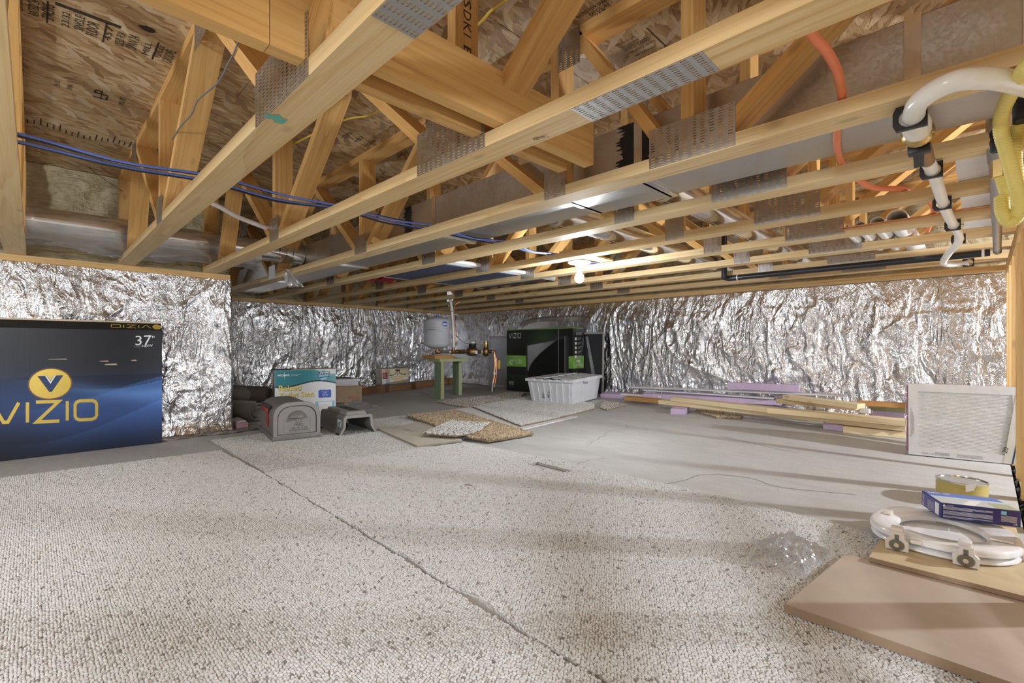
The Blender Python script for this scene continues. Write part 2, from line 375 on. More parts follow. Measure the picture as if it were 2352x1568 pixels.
# lettering: filled font text or stroke glyphs fitted into the parallelogram o, o+ux, o+uy
def text_mesh(body, bold=0.0):
    cu = bpy.data.curves.new('t', 'FONT'); cu.body = body; cu.align_x = 'CENTER'; cu.offset = bold; cu.resolution_u = 2
    ob = bpy.data.objects.new('t', cu); COL.objects.link(ob); dg = bpy.context.evaluated_depsgraph_get()
    me = bpy.data.meshes.new_from_object(ob.evaluated_get(dg)); bpy.data.objects.remove(ob); bpy.data.curves.remove(cu)
    return me
def lettering(body, o, ux, uy, mat, parent, lift=.0008, name='lettering', bold=0.0):
    me = text_mesh(body, bold); o, ux, uy = Vector(o), Vector(ux), Vector(uy); nrm = ux.cross(uy).normalized()*lift
    co = np.empty(len(me.vertices)*3); me.vertices.foreach_get('co', co); co = co.reshape(-1, 3)
    lo = co.min(0); sp = np.maximum(co.max(0)-lo, 1e-6)
    q = (co-lo)/sp
    new = np.array(o+nrm)+q[:, :1]*np.array(ux)+q[:, 1:2]*np.array(uy)
    me.vertices.foreach_set('co', new.ravel()); me.materials.clear(); me.materials.append(MATS[mat]); me.update()
    return link(name, me, parent)
def ribbon(pts, w, closed=False):
    n = len(pts); L = []; Rr = []
    for i in range(n):
        a = Vector(pts[i-1] if (i or closed) else pts[i]); b = Vector(pts[i]); c = Vector(pts[(i+1) % n] if (i < n-1 or closed) else pts[i])
        d1 = (b-a).normalized() if (b-a).length else (c-b).normalized(); d2 = (c-b).normalized() if (c-b).length else d1
        n1 = Vector((-d1.y, d1.x)); n2 = Vector((-d2.y, d2.x)); m = (n1+n2)
        m = m.normalized() if m.length > 1e-6 else n1; k = w/2/max(.35, m.dot(n1)); L.append(b+m*k); Rr.append(b-m*k)
    fs = [(i, i+1, n+i+1, n+i) for i in range(n-1)]+([(n-1, 0, n, 2*n-1)] if closed else [])
    return L+Rr, fs
RO = [(.22, 0), (.78, 0), (.93, .06), (1, .2), (1, .8), (.93, .94), (.78, 1), (.22, 1), (.07, .94), (0, .8), (0, .2), (.07, .06)]
GLY = {'V': (1.25, [[(0, 1), (.42, .06), (.58, .06), (1, 1)]]), 'I': (.0, [[(0, 0), (0, 1)]]), 'Z': (1.2, [[(0, 1), (.97, 1), (.03, 0), (1, 0)]]),
       'O': (1.2, [RO+['c']])}
def vizio(o, ux, uy, mat, parent, w=.16, lift=.0008, name='lettering'):
    m = MB(); x = 0; o, ux, uy = Vector(o), Vector(ux), Vector(uy); nrm = ux.cross(uy).normalized()*lift
    tot = 1.25+0+1.2+0+1.2+4*.42
    for ch in 'VIZIO':
        wd, strokes = GLY[ch]
        for st in strokes:
            cl = st[-1] == 'c'; q = [(x+px*(wd or 1), py) for px, py in (st[:-1] if cl else st)]
            vs, fs = ribbon(q, w, cl); m.add([o+nrm+ux*(p.x/tot)+uy*p.y for p in vs], fs)
        x += wd+.42
    return part(name, m, mat, parent)
def disc(c, ux, uy, mat, parent, lift=.001, name='emblem', n=32, poly=None):
    c, ux, uy = Vector(c), Vector(ux), Vector(uy); nrm = ux.cross(uy).normalized()*lift
    pts = poly or [(math.cos(2*math.pi*k/n), math.sin(2*math.pi*k/n)) for k in range(n)]
    return part(name, MB().add([c+nrm+ux*a+uy*b for a, b in pts], [tuple(range(len(pts)))]), mat, parent)

# smooth lattice noise
PERM = RNG.random((64, 256, 256))[:12]
def vn(x, y, s=0):
    x = np.asarray(x, float)+1000; y = np.asarray(y, float)+1000; xi = np.floor(x).astype(int); yi = np.floor(y).astype(int)
    fx = x-xi; fy = y-yi; fx = fx*fx*(3-2*fx); fy = fy*fy*(3-2*fy); G = PERM[s % 12]
    g = lambda a, b: G[a & 255, b & 255]
    return (g(xi, yi)*(1-fx)+g(xi+1, yi)*fx)*(1-fy)+(g(xi, yi+1)*(1-fx)+g(xi+1, yi+1)*fx)*fy
def rid(x, y, s=0): return 1-np.abs(2*vn(x, y, s)-1)
def catmull(pts, k=8):
    P = [Vector(p) for p in pts]; out = []
    for i in range(len(P)-1):
        a, b, c, d = P[max(i-1, 0)], P[i], P[i+1], P[min(i+2, len(P)-1)]
        for j in range(k):
            t = j/k; out.append(.5*((2*b)+(c-a)*t+(2*a-5*b+4*c-d)*t*t+(3*b-a-3*c+d)*t**3))
    return out+[P[-1]]
# ------------------------------------------------------------------ the shell of the crawl space
TB, TT, OSBZ = 1.200, 1.755, 1.793              # truss bottom, underside of top chord, underside of subfloor
XL, XR, YB = -4.14, -5.91, 4.72                 # near left wall, set-back left wall, back wall
fm = MB()
ys = [-2.2, 2.5, 4.9]
for a, b in zip(ys, ys[1:]):
    fm.hexa([(-6.3, a, -.2), (.105, a, -.2), (.105, b, -.2), (-6.3, b, -.2), (-6.3, a, zf(a)), (.105, a, zf(a)), (.105, b, zf(b)), (-6.3, b, zf(b))])
floor = struct('floor', fm, 'concrete')
sm_ = MB(); sm_.box(.106, 3.0, -2.2, 4.9, -.24, -.03); struct('floor_beyond', sm_, 'concrete')
for pts in ([(1180, 1040), (1300, 1075), (1420, 1092), (1520, 1112), (1620, 1090), (1720, 1098), (1800, 1120), (1960, 1135)], [(1350, 1023), (1380, 1003), (1405, 990), (1440, 983), (1438, 974)],
            [(1650, 1000), (1720, 1016), (1830, 1040)], [(1290, 1085), (1340, 1060), (1390, 1052)]):
    P = []
    for p in catmull([fl(*p) for p in pts], 7): P.append((p.x+random.uniform(-.008, .008), p.y+random.uniform(-.008, .008)))
    vs, fs = ribbon(P, .0035); part('crack', MB().add([(v.x, v.y, zf(v.y)+.0008) for v in vs], fs), 'crack_grey', floor)

def fold(a, z, H, top, seed):
    wv = vn(a*2.3, z*1.3, seed)-.5; w2 = vn(a*7, z*5, seed+1)-.5
    tri = lambda x, p: np.maximum(0, 1-np.abs(((x) % 1.0)-.5)*2)**p
    gat = .35+.65*vn(a*1.1+3, z*.5, seed+8)
    f = .030*rid(a*3.2+wv*1.6+w2*.25, z*.45+seed, seed+2)**4*gat
    f = f+.019*rid(a*6.0+wv*2.4+w2*.6, z*.9+seed, seed+9)**4*gat+.008*rid(a*11+wv*3+w2, z*1.6+seed, seed+10)**3
    f = f+.011*rid(a*2.2+z*2.1+wv*1.2, z*1.0-a*.7, seed+3)**9
    f = f+.011*rid(a*2.4-z*2.3+wv*1.2, z*.9+a*.6, seed+4)**10
    f = f+.009*rid(a*13+wv*5+w2*1.5, z*4.5+w2, seed+5)**2+.0055*rid(a*27+w2*3, z*15+wv*4, seed+6)**2+.003*rid(a*48, z*36, seed+7)
    f = f+.022*vn(a*1.3, z*1.5, seed+7)
    tp = np.clip((H-z)/.22, 0, 1); bt = np.clip(z/.10, 0, 1)
    pleat = .010*rid(a*9+w2, z*.3, seed+1)**2*(1-tp)
    return f*(.3+.7*tp)+pleat+(1-bt)**2*.03
def sheet(name, pos, a0, a1, zlo, H, res, seed, parent=None):
    na = int((a1-a0)/res); nz = int(H/res)
    A, Z = np.meshgrid(np.linspace(a0, a1, na+1), np.linspace(0, 1, nz+1)); z = Z*H
    n = fold(A, z, H, True, seed)
    m = MB(); m.v = [tuple(p) for p in pos(A, z, n, Z)]
    m.f = [(j*(na+1)+i, j*(na+1)+i+1, (j+1)*(na+1)+i+1, (j+1)*(na+1)+i) for j in range(nz) for i in range(na)]
    o = struct(name, m, 'foil', 42, parent); return o
PZ = 1.162                                      # underside of the sill plates
def pos_left(a, z, n, Z):
    over = np.clip(a-1.085, 0, None); aa = np.minimum(a, 1.085)
    x = XL-.035+np.where(over > 0, 0, n)-over; y = aa+np.where(over > 0, n*.5, 0)
    return np.stack([x, y, z+.004], -1).reshape(-1, 3)
wl = MB().box(-6.2, XL-.06, -2.2, 1.03, 0, PZ); wall_left = struct('wall_left', wl, 'concrete')
sheet('insulation_foil', pos_left, -1.2, 1.25, 0, PZ-.002, .0095, 0, wall_left)
wall_far = struct('wall_set_back', MB().box(-6.2, XR-.05, 1.05, 4.9, -.1, PZ), 'concrete')
def pos_far(a, z, n, Z):
    base = np.maximum(0, (a-YS)*SLOPE); return np.stack([XR-.04+n, a, base+.006+Z*(PZ-.002-base-.006)], -1).reshape(-1, 3)
sheet('insulation_foil', pos_far, 1.05, YB-.02, 0, PZ, .0105, 3, wall_far)
wall_back = struct('wall_back', MB().box(-5.95, .7, YB+.03, 4.9, -.1, PZ), 'concrete')
def pos_back(a, z, n, Z):
    base = zf(YB)+.004; return np.stack([a, YB+.015-n, base+Z*(PZ-.004-base)], -1).reshape(-1, 3)
sheet('insulation_foil', pos_back, -5.93, .45, 0, PZ, .0110, 6, wall_back)
# sill plates (two plies each, like the photo)
def plate_pair(name, x0, x1, y0, y1, dx=0, dy=0):
    if y1-y0 > x1-x0:
        t = ybeam(name, x0, x1, y0, y1, PZ, PZ+.018, 'stud_wood'); ybeam('upper_plate', x0+dx, x1+dx, y0, y1, PZ+.0185, TB-.0005, 'stud_wood', t)
    else:
        t = beam(name, (x0, (y0+y1)/2, PZ+.009), (x1, (y0+y1)/2, PZ+.009), y1-y0, .018, 'stud_wood'); beam('upper_plate', (x0, (y0+y1)/2+dy, PZ+.028), (x1, (y0+y1)/2+dy, PZ+.028), y1-y0, .018, 'stud_wood', t)
    t['kind'] = 'structure'; return t
plate_pair('trim_1', XL-.14, XL+.01, -2.2, 1.07, -.006)
plate_pair('trim_2', XR-.14, XR+.01, 1.09, 4.62, -.006)
plate_pair('trim_3', -5.9, .5, 4.615, 4.76, 0, .006)
# rim joists with sprayed foam above the plates
def foam_sheet(name, parent, fn, a0, a1, z0, z1, na, nz, s):
    A, T = np.meshgrid(np.linspace(a0, a1, na+1), np.linspace(0, 1, nz+1)); z = z0+T*(z1-z0)
    n = .03+.05*vn(A*3, z*5, s)+.02*vn(A*11, z*26, s+1)+.05*np.clip(1-(z-z0)/.16, 0, 1)**1.5+.012*vn(A*30, z*40, s+2)
    m = MB(); m.v = [tuple(p) for p in fn(A, z, n)]
    m.f = [(j*(na+1)+i, j*(na+1)+i+1, (j+1)*(na+1)+i+1, (j+1)*(na+1)+i) for j in range(nz) for i in range(na)]
    return part(name, m, 'spray_foam', parent, 60)
rim1 = struct('trim_4', MB().box(-4.32, -4.28, -2.2, 1.07, TB, OSBZ), 'osb_wood')
foam_sheet('spray_foam', rim1, lambda a, z, n: np.stack([-4.285+n, a, z], -1).reshape(-1, 3), -1.2, 1.07, TB, OSBZ-.002, 150, 50, 1)
rim2 = struct('trim_5', MB().box(-6.09, -6.05, 1.09, 4.62, TB, OSBZ), 'osb_wood')
foam_sheet('spray_foam', rim2, lambda a, z, n: np.stack([-6.055+n, a, z], -1).reshape(-1, 3), 1.1, 4.6, TB, OSBZ-.002, 200, 45, 3)
rim3 = struct('trim_6', MB().box(-6.05, .7, 4.80, 4.84, TB, OSBZ), 'osb_wood')
foam_sheet('spray_foam', rim3, lambda a, z, n: np.stack([a, 4.80-n, z], -1).reshape(-1, 3), -6, .7, TB, OSBZ-.002, 360, 45, 5)
# subfloor: sheets 1.22 m x 2.44 m
ceiling = link('ceiling', None); ceiling['kind'] = 'structure'
panels = []
for i in range(6):
    x0 = -6.1+i*1.22
    for j in range(4):
        y0 = -3.0+j*2.44-(1.22 if i % 2 else 0)
        ya, yb = max(y0, -2.2), min(y0+2.437, 4.9)
        if yb-ya < .1: continue
        panels.append((x0, ya, part('osb_panel', MB().box(x0, x0+1.217, ya, yb, OSBZ+.001, OSBZ+.019), 'osb_wood', ceiling)))
def panel_at(x, y):
    for x0, ya, o in panels[::-1]:
        if x >= x0 and y >= ya and x < x0+1.22: return o
    return panels[0][2]
def stamp(body, x, y, wd, ht, mat='stamp_ink'):
    lettering(body, (x, y, OSBZ), (wd, 0, 0), (0, -ht, 0), mat, panel_at(x, y), .0008)
def rule(x, y, lx, ly):
    part('stamp_line', MB().add([(x, y, OSBZ), (x, y+ly, OSBZ), (x+lx, y+ly, OSBZ), (x+lx, y, OSBZ)], [(0, 1, 2, 3)]), 'stamp_ink', panel_at(x, y))
stamp('RATED FOR SPACING', -1.005, 1.344, .15, .016); stamp('EXPOSURE 1', -.966, 1.366, .09, .017); stamp('457', -.953, 1.392, .042, .024)
stamp('1 3-14 SINGLE FLOOR', -1.0, 1.412, .125, .013); rule(-1.01, 1.386, .045, .002); rule(-.845, 1.31, .004, .08)
stamp('STRENGTH AXIS', -.99, 1.575, .08, .011); stamp('THIS SIDE DOWN', -.985, 1.597, .075, .011); stamp('BUILD SAND', -.985, 1.626, .105, .017)
stamp('NEVER JOINTS', -.98, 1.653, .11, .017); stamp('SEE REVERSE', -.975, 1.68, .09, .011); rule(-.86, 1.56, .004, .16); rule(-1.0, 1.605, .12, .002)
wds = ['STRENGTH', 'AXIS THIS', 'SIDE DOWN', 'EXPOSURE 1', 'RATED 24', 'SPACING', '23/32', 'SINGLE', 'FLOOR', '457', 'SIZED FOR', 'SPAN 24', 'MILL', 'TONGUE', 'GROOVE']
for k in range(15): stamp(wds[k], -2.34+.008*(k % 2), -.14+k*.038, .105, .02+.006*(k % 3))
for k in range(4): rule(-2.36, -.12+k*.15, .15, .005)
rule(-2.215, .05, .02, .17)
stamp('LP', -2.9, .24, .09, .05); stamp('MILL 457', -2.9, .30, .085, .02); stamp('SPAN', -2.9, .12, .06, .018); stamp('24 OC', -2.9, .08, .07, .018); stamp('TG', -2.88, -.03, .06, .02); rule(-2.91, .215, .1, .004); rule(-2.91, -.06, .1, .004)
for k in range(26): rule(-3.5+.03*math.sin(k*.5), -.05+k*.024, .06 if k % 3 else .1, .005)
for k in range(14): stamp(wds[k], -1.62, .62+k*.05, .09, .02); stamp(wds[13-k], -2.5, 1.0+k*.07, .1, .025)

# ------------------------------------------------------------------ floor trusses
PLC = {}
def plate_mesh(w, h):
    key = (round(w, 3), round(h, 3))
    if key in PLC: return PLC[key]
    nc = max(2, round(w/.026)); nr = max(3, round(h/.0083)); pw, ph = w/nc, h/nr
    xs = [-w/2]; zs = [-h/2]
    for c in range(nc): xs += [-w/2+c*pw+pw*.25, -w/2+c*pw+pw*.75]
    for r_ in range(nr): zs += [-h/2+r_*ph+ph*.34, -h/2+r_*ph+ph*.68]
    xs.append(w/2); zs.append(h/2); m = MB(); nx = len(xs)
    m.v = [(x, z, 0) for z in zs for x in xs]
    for j in range(len(zs)-1):
        for i in range(nx-1):
            if i % 2 and j % 2: continue
            m.f.append((j*nx+i, j*nx+i+1, (j+1)*nx+i+1, (j+1)*nx+i))
    m.add([(-w/2, -h/2, 0), (w/2, -h/2, 0), (w/2, h/2, 0), (-w/2, h/2, 0), (-w/2, -h/2, -.0012), (w/2, -h/2, -.0012), (w/2, h/2, -.0012), (-w/2, h/2, -.0012)],
          [(0, 4, 5, 1), (1, 5, 6, 2), (2, 6, 7, 3), (3, 7, 4, 0)])
    PLC[key] = m.mesh('nail_plate', 'plate_steel'); return PLC[key]
def nail_plate(tr, x, y, z, w, h, down=False):
    if down: mw = Matrix(((1, 0, 0, x), (0, -1, 0, y), (0, 0, -1, z-.0016), (0, 0, 0, 1)))
    else: mw = Matrix(((1, 0, 0, x), (0, 0, -1, y-.0016), (0, 1, 0, z), (0, 0, 0, 1)))
    return link('nail_plate', plate_mesh(w, h), tr, mw)
CY = lambda i: .443+.4877*(i-1)
TLAB = ['pale floor truss whose bottom chord drops almost straight down at the photo\'s left edge',
        'floor truss with a green paint smear under its bottom chord',
        'floor truss with the longest white nail plate under its bottom chord',
        'floor truss crossing right in front of the side of the big sheet metal duct',
        'floor truss directly behind the big rectangular sheet metal duct',
        'floor truss with the white lamp base mounted on its underside',
        'first floor truss behind the bare lit bulb', 'second floor truss behind the bare lit bulb',
        'floor truss with the black drain pipe slung just under it', 'last floor truss, nearest to the foil back wall']
TR = []
for i in range(10):
    y = CY(i)+(-.033 if i == 0 else 0)
    x0 = -4.13 if i < 3 else -5.9
    x1 = .9
    t = thing('floor_truss', TLAB[i], 'truss', (x0, y, TB), group='floor trusses under the subfloor'); TR.append(t)
    beam('bottom_chord', (x0, y, TB+.019), (x1, y, TB+.019), .089, .038, 'chord_wood', t)
    beam('top_chord', (x0, y, TT+.019), (x1, y, TT+.019), .089, .038, 'truss_wood', t)
    zb, zt = TB+.038, TT
    def post(x): beam('web_post', (x, y, zb), (x, y, zt), .089, .038, 'truss_wood', t, up=(1, 0, 0))
    def diag(xb, xt):                                  # leans from xb at the bottom chord to xt at the top chord
        s = 1 if xt > xb else -1; L = math.hypot(xt-xb, zt-zb); k = .019*(zt-zb)/abs(xt-xb)
        m = .019*abs(xt-xb)/(zt-zb)
        beam('web', (xb+s*.0, y, zb), (xt, y, zt), .089, .036, 'truss_wood', t, up=(0, 0, 1), miter=(-.02, -.02))
    if i < 3:
        Bs = [-2.64, -1.135, .37]; Ts = [-3.40, -1.89, -.385]
        post(-4.09); diag(-3.70, -3.45)
    else:
        Bs = [-4.13, -2.635, -1.135]; Ts = [-4.88, -3.38, -1.89]
        post(-5.86); diag(-5.55, -4.95)
    for b, tp in zip(Bs, Ts): diag(b-.075, tp+.06); post(b)
    for b, tp in zip(Bs, Ts[1:]): diag(b+.075, tp-.06)
    yn = y-.0445
    if i < 3:
        nail_plate(t, -1.15, yn, TB+.068, .33, .136); nail_plate(t, -2.635, yn, TB+.06, .13, .12)
        nail_plate(t, .37, yn, TB+.06, .26, .12)
    else:
        post(-.625); diag(-.685, -1.03); diag(-.55, .10); post(.88); diag(.80, .17)
        nail_plate(t, -.617, yn, TB+.064, .262, .122); nail_plate(t, -1.137, yn, TB+.058, .10, .114)
        nail_plate(t, -2.635, yn, TB+.055, .145, .108); nail_plate(t, -4.13, yn, TB+.055, .145, .108); nail_plate(t, -1.07, yn, TT-.03, .10, .13); nail_plate(t, .14, yn, TT-.02, .14, .1)
    for tp in Ts: nail_plate(t, tp, yn, TT-.022, .15, .11)
nail_plate(TR[1], -.61, CY(1), TB, .24, .086, True); nail_plate(TR[2], -.53, CY(2), TB, .31, .086, True)
def ceilpatch(name, px, z, mat, parent):
    part(name, MB().add([atZ(*p, z-.0008) for p in px], [tuple(range(len(px)))[::-1]]), mat, parent)
ceilpatch('paint_smear', [(604, 264), (612, 262), (630, 264), (642, 262), (645, 268), (655, 274), (662, 275), (655, 281), (648, 286), (640, 283), (630, 281), (626, 274), (612, 272)], TB, 'green_paint', TR[1])
# stencil on the post of the third truss
for k, ch in enumerate('SDKIE'):
    lettering(ch, (-1.1158, CY(2)-.014, 1.702-k*.036), (0, 0, -.028 if ch != 'I' else -.004), (0, .030, 0), 'stamp_ink', TR[2], .0008)
for (tx, pa, pb, w_) in (('HEM-FIR 2', (1230, 322), (1262, 313), .016), ('S-DRY', (1316, 283), (1328, 288), .014)):
    a, b = atZ(*pa, TB), atZ(*pb, TB); lettering(tx, a, b-a, (0, -w_, 0), 'stamp_ink', TR[2], .0008)
ceilpatch('ink_blot', [(316, 58), (326, 59), (338, 61), (350, 66), (358, 72), (354, 76), (344, 75), (334, 71), (324, 65)], OSBZ, 'stamp_ink', panel_at(-2.2, .3))
# two lapped strongback boards standing on the bottom chords
def board(name, label, p0, p1, t_, h, mat, cat='board', group=None):
    o = beam(name, p0, p1, t_, h, mat); return tag(o, label, cat, group)
board('strongback', 'wide orange strongback board on edge across the chords, ending short of the duct', (-.935, .42, 1.309), (-.925, 1.295, 1.309), .038, .138, 'truss_wood', 'board')
board('strongback', 'orange strongback board over the photo\'s top edge, ending at a vertical joint', (-1.025, -.9, 1.309), (-1.02, .328, 1.309), .036, .138, 'truss_wood', 'board')
board('strongback', 'lower shaded strongback board lapped behind the wide orange one', (-1.02, .3295, 1.309), (-1.015, 1.27, 1.309), .036, .138, 'truss_wood', 'board')

# ------------------------------------------------------------------ services between the trusses
t = thing('supply_duct', 'big rectangular sheet metal duct running along between two floor trusses', 'duct', (-5.9, 1.66, 1.25))
xs = [-5.85, -4.6, -3.35, -2.1, -1.22, -.87, -.12, .08, .9]
for a, b in zip(xs, xs[1:]):
    dz = .008 if abs(a+1.22) < .01 else 0
    part('duct_section', MB().rbox(a, b-.002, 1.52, 1.80, 1.250-dz, 1.452, .004, 1), 'galvanized', t)
for x in xs[1:-1]:
    part('drive_cleat', MB().ring([(1.515, 1.242), (1.806, 1.242), (1.806, 1.457), (1.515, 1.457)], [(1.5185, 1.2495), (1.8015, 1.2495), (1.8015, 1.4525), (1.5185, 1.4525)], x-.016, x+.016, fn=lambda a, b, c: (c, a, b)), 'bright_duct', t)
def mastic(xc, y, s):
    P = []
    for k in range(44):
        z = 1.25+.2*k/43; P.append((xc-.035*s-random.random()*.05*s, z))
    for k in range(44):
        z = 1.45-.2*k/43; P.append((xc+.04*s+random.random()*.075*s*(1.25-abs(k-24)/24), z))
    m = MB(); n = 44; vs = [(a, y, z) for a, z in P]; m.add(vs, [(i, i+1, 2*n-2-i, 2*n-1-i) for i in range(n-1)])
    part('mastic_smear', m, 'mastic', t)
mastic(-.885, 1.5175, 1.0); mastic(-2.35, 1.5175, .6)

t = thing('round_duct', 'round sheet metal duct with film hanging under it above the near foil wall', 'duct', (-3.9, .2, 1.30))
RX, RZ_, RR = -3.9, 1.382, .078
for a, b in ((-1.3, -.1), (-.1, .55), (.55, 1.33)): part('duct_pipe', MB().cyl((RX, a, RZ_), (RX, b-.004, RZ_), RR, 28), 'bright_duct', t, 40)
part('seam_lip', MB().tube([(RX+.02, -1.3, RZ_-RR), (RX+.02, 1.33, RZ_-RR)], .004, 6), 'galvanized', t)
for k, y in enumerate((1.33, 1.38, 1.43, 1.475)): part('elbow_gore', MB().cyl((RX+.004*k, y, RZ_), (RX+.004*k, min(1.519, y+.047), RZ_-.004), RR*(1.03-.01*(k % 2)), 28), 'bright_duct', t, 40)
f = MB(); 
def film(u, v):
    y = -.9+u*2.1; a = (v-.5)*2; sag = .05+.03*math.sin(u*math.pi*2.3)**2+.008*math.sin(u*40+v*9)
    return (RX+a*(RR+.004)+.006*math.sin(u*33+v*7), y, RZ_-math.sqrt(max(0, 1-a*a))*.06-.03-sag*(1-a*a)+.005*math.sin(v*30+u*20))
f.grid(90, 16, film); solo('plastic_film', f, 'duct_film', 'clear plastic film sagging under the round sheet metal duct', 'film', 60)
f = MB()
kn = Vector((-3.78, 1.36, 1.235))
def tail(u, v):
    a = v*2*math.pi; r = .008+.045*u**.8*(1+.45*math.sin(3*a+5*u)); return kn+Vector((r*math.cos(a)+.02*u, r*math.sin(a)+.05*u, -.125*u))
f.grid(14, 30, tail)
def bow(u, v):
    a = v*2*math.pi; r = .006+.022*u*(1+.4*math.sin(2*a)); return kn+Vector((.11*u, .04*u+r*math.cos(a), -.045*u+r*math.sin(a)))
f.grid(10, 18, bow); f.lathe([(.006, -.012), (.014, 0), (.006, .014)], 12, kn)
solo('film_knot', f, 'duct_film', 'knotted tail of clear plastic film hanging below the trusses', 'film', 60)
for (x, lab) in ((-1.5, 'round sheet metal branch duct nearer to the bulb, leaving the big duct'), (-.93, 'round sheet metal branch duct in the open truss chase, farther from the bulb')):
    b = thing('branch_duct', lab, 'duct', (x, 1.81, 1.25))
    ys = [1.81, 2.25, 3.0, 3.8, 4.45]
    for a, c in zip(ys, ys[1:]): part('duct_pipe', MB().cyl((x, a, 1.306), (x, c-.003, 1.306), .058, 22), 'bright_duct', b, 40)
    part('collar', MB().cyl((x, 1.803, 1.306), (x, 1.83, 1.306), .066, 22), 'galvanized', b, 40)
    part('seam_lip', MB().tube([(x-.02, 1.83, 1.251), (x-.02, 4.45, 1.251)], .0035, 6), 'galvanized', b)
# dark panel stored on the bottom chords, with white tubes beside it
m = MB().rbox(-3.60, -2.77, 2.10, 3.22, TB+.0385, TB+.058, .003, 1)
t = tag(link('stored_panel', m.mesh('stored_panel', 'navy_panel')), 'dark navy panel stored flat on the truss chords', 'panel')
part('panel_edge', MB().box(-3.625, -3.601, 2.10, 3.22, TB+.0385, TB+.060), 'white_board', t)
for k in range(3):
    solo('white_tube', MB().tube([(-2.735+.034*k, 1.98+.05*k, TB+.0545), (-2.735+.034*k, 3.3-.04*k, TB+.0545)], .0155, 14), 'white_plastic', ['white tube lying against the dark navy panel on the chords', 'middle of the three white tubes beside the dark navy panel', 'outer of the three white tubes beside the dark navy panel'][k], 'tube', 40)
f = MB(); f.grid(20, 14, lambda u, v: (-4.02+.24*u+.01*math.sin(v*9), 2.05+.28*v, TB+.05+.03*abs(math.sin(u*5+v*4))+.02*math.sin(v*11)))
solo('red_cloth', f, 'red_cloth', 'crumpled red cloth lying on the truss chords beside the navy panel', 'cloth', 60)
# cables and tubes
def cable(name, pts, r, mat, label, cat='cable', n=8, k=8, group=None, sm=60): return solo(name, MB().tube(catmull(pts, k), r, n), mat, label, cat, sm, None, group)
def run(dx, r, sag, zo=0):
    P = []
    for i in range(-1, 7):
        yc = CY(i); P.append((-1.93+dx+.012*math.sin(i*2.1+dx*30), yc, TB+.0385+r+zo)); P.append((-1.93+dx+.02*math.sin(i*1.3+dx*40), yc+.244, TB+.0385+r+zo-abs(sag)-.004))
    return P
cable('network_cable', run(0, .0042, -.012), .0042, 'blue_cable', 'upper blue cable of the pair strung across the near truss chords')
cable('network_cable', run(-.016, .0042, -.006), .0042, 'black_cable', 'black cable running just under the upper blue cable', 'cable')
cable('network_cable', run(-.06, .0042, .004), .0042, 'blue_cable', 'lower blue cable of the pair strung across the near truss chords')
cable('network_cable', run(-.074, .0042, .008), .0042, 'black_cable', 'black cable running beside the lower blue cable')
cable('orange_tube', [atZ(x, y, z) for x, y, z in ((1835, 30, 1.25), (1865, 80, 1.25), (1900, 120, 1.25), (1925, 170, 1.25), (1935, 230, 1.2495), (1928, 275, 1.238), (1923, 310, 1.236), (1924, 345, 1.236), (1935, 378, 1.247), (1975, 415, 1.25), (2010, 432, 1.25), (2085, 437, 1.25))]+[(-.15, 2.75, TB+.05), (-.2, 3.3, TB+.05)], .0098, 'orange_tube', 'orange plastic tube looping over the chords across the sheet metal duct', 'tube', 12)
cable('yellow_cable', [(-2.75, .98, 1.745), (-2.23, 1.063, 1.75), (-2.04, 1.132, 1.748), (-1.6, 1.12, 1.745), (-1.226, 1.075, 1.75), (-1.07, 1.06, 1.748), (-.5, 1.1, 1.745)], .005, 'yellow_cable', 'yellow cable stapled up near the subfloor')
p = [atY(x, y, CY(1)-.049) for x, y in ((547, 95), (538, 120), (522, 150), (500, 190), (455, 230), (440, 262), (415, 290), (395, 320))]
cable('grey_wire', p, .0024, 'grey_wire', 'thin grey wire dangling in front of the pale slanting web')
cable('black_wire', [atX(185, 368, -4.1), atX(230, 405, -4.0), atX(282, 440, -3.75)], .0018, 'black_cable', 'thin black wire slanting across the sprayed foam')
cable('vent_hose', [atY(x, y, q) for x, y, q in ((478, 462, .62), (510, 478, .68), (545, 497, .75), (590, 515, .84), (618, 524, .90), (640, 522, .95))], .012, 'white_plastic', 'thin white hose passing behind the first webs', 'hose', 12)
# white water main slung under the chords
pm = [(2420, 215), (2352, 195), (2300, 183), (2250, 180), (2200, 185), (2150, 205), (2110, 235), (2098, 262), (2107, 300), (2115, 340), (2130, 370), (2142, 392), (2155, 430), (2166, 465), (2178, 495), (2192, 520), (2202, 540), (2200, 558), (2180, 580), (2167, 600), (2172, 606), (2195, 606), (2225, 603)]
PM = [atZ(x, y, 1.172 if i < 17 else (1.150 if i == 17 else 1.132)) for i, (x, y) in enumerate(pm)]
t = thing('water_pipe', 'thick white plastic pipe snaking along under the trusses', 'pipe', PM[8])
part('pipe_bend', MB().tube(catmull(PM[:8], 10), .0205, 18), 'pex_white', t, 60)
part('pipe_run', MB().tube(catmull(PM[10:], 8), .0165, 16), 'pex_white', t, 60)
a, b, c = PM[7], PM[8], PM[10]
ax = (PM[8]-PM[7]).normalized()
part('white_nut', MB().tube([a, a.lerp(b, .5), b.lerp(a, .3), b], [.0205, .027, .029, .027], 20), 'pex_white', t, 40)
part('brass_union', MB().tube([b, b+ax*.012, b+ax*.026, b+ax*.03], [.027, .033, .033, .020], 20), 'brass', t, 40)
part('valve_body', MB().tube([b+ax*.03, b+ax*.06, c-ax*.01, c], [.017, .021, .017, .0175], 16), 'old_brass', t, 40)
vb = b+ax*.06
hd = part('valve_handle', MB().rbox(-.022, .022, -.016, .016, -.040, -.018, .003, 2), 'black_plastic', t, 40, None, Matrix.Translation(vb))
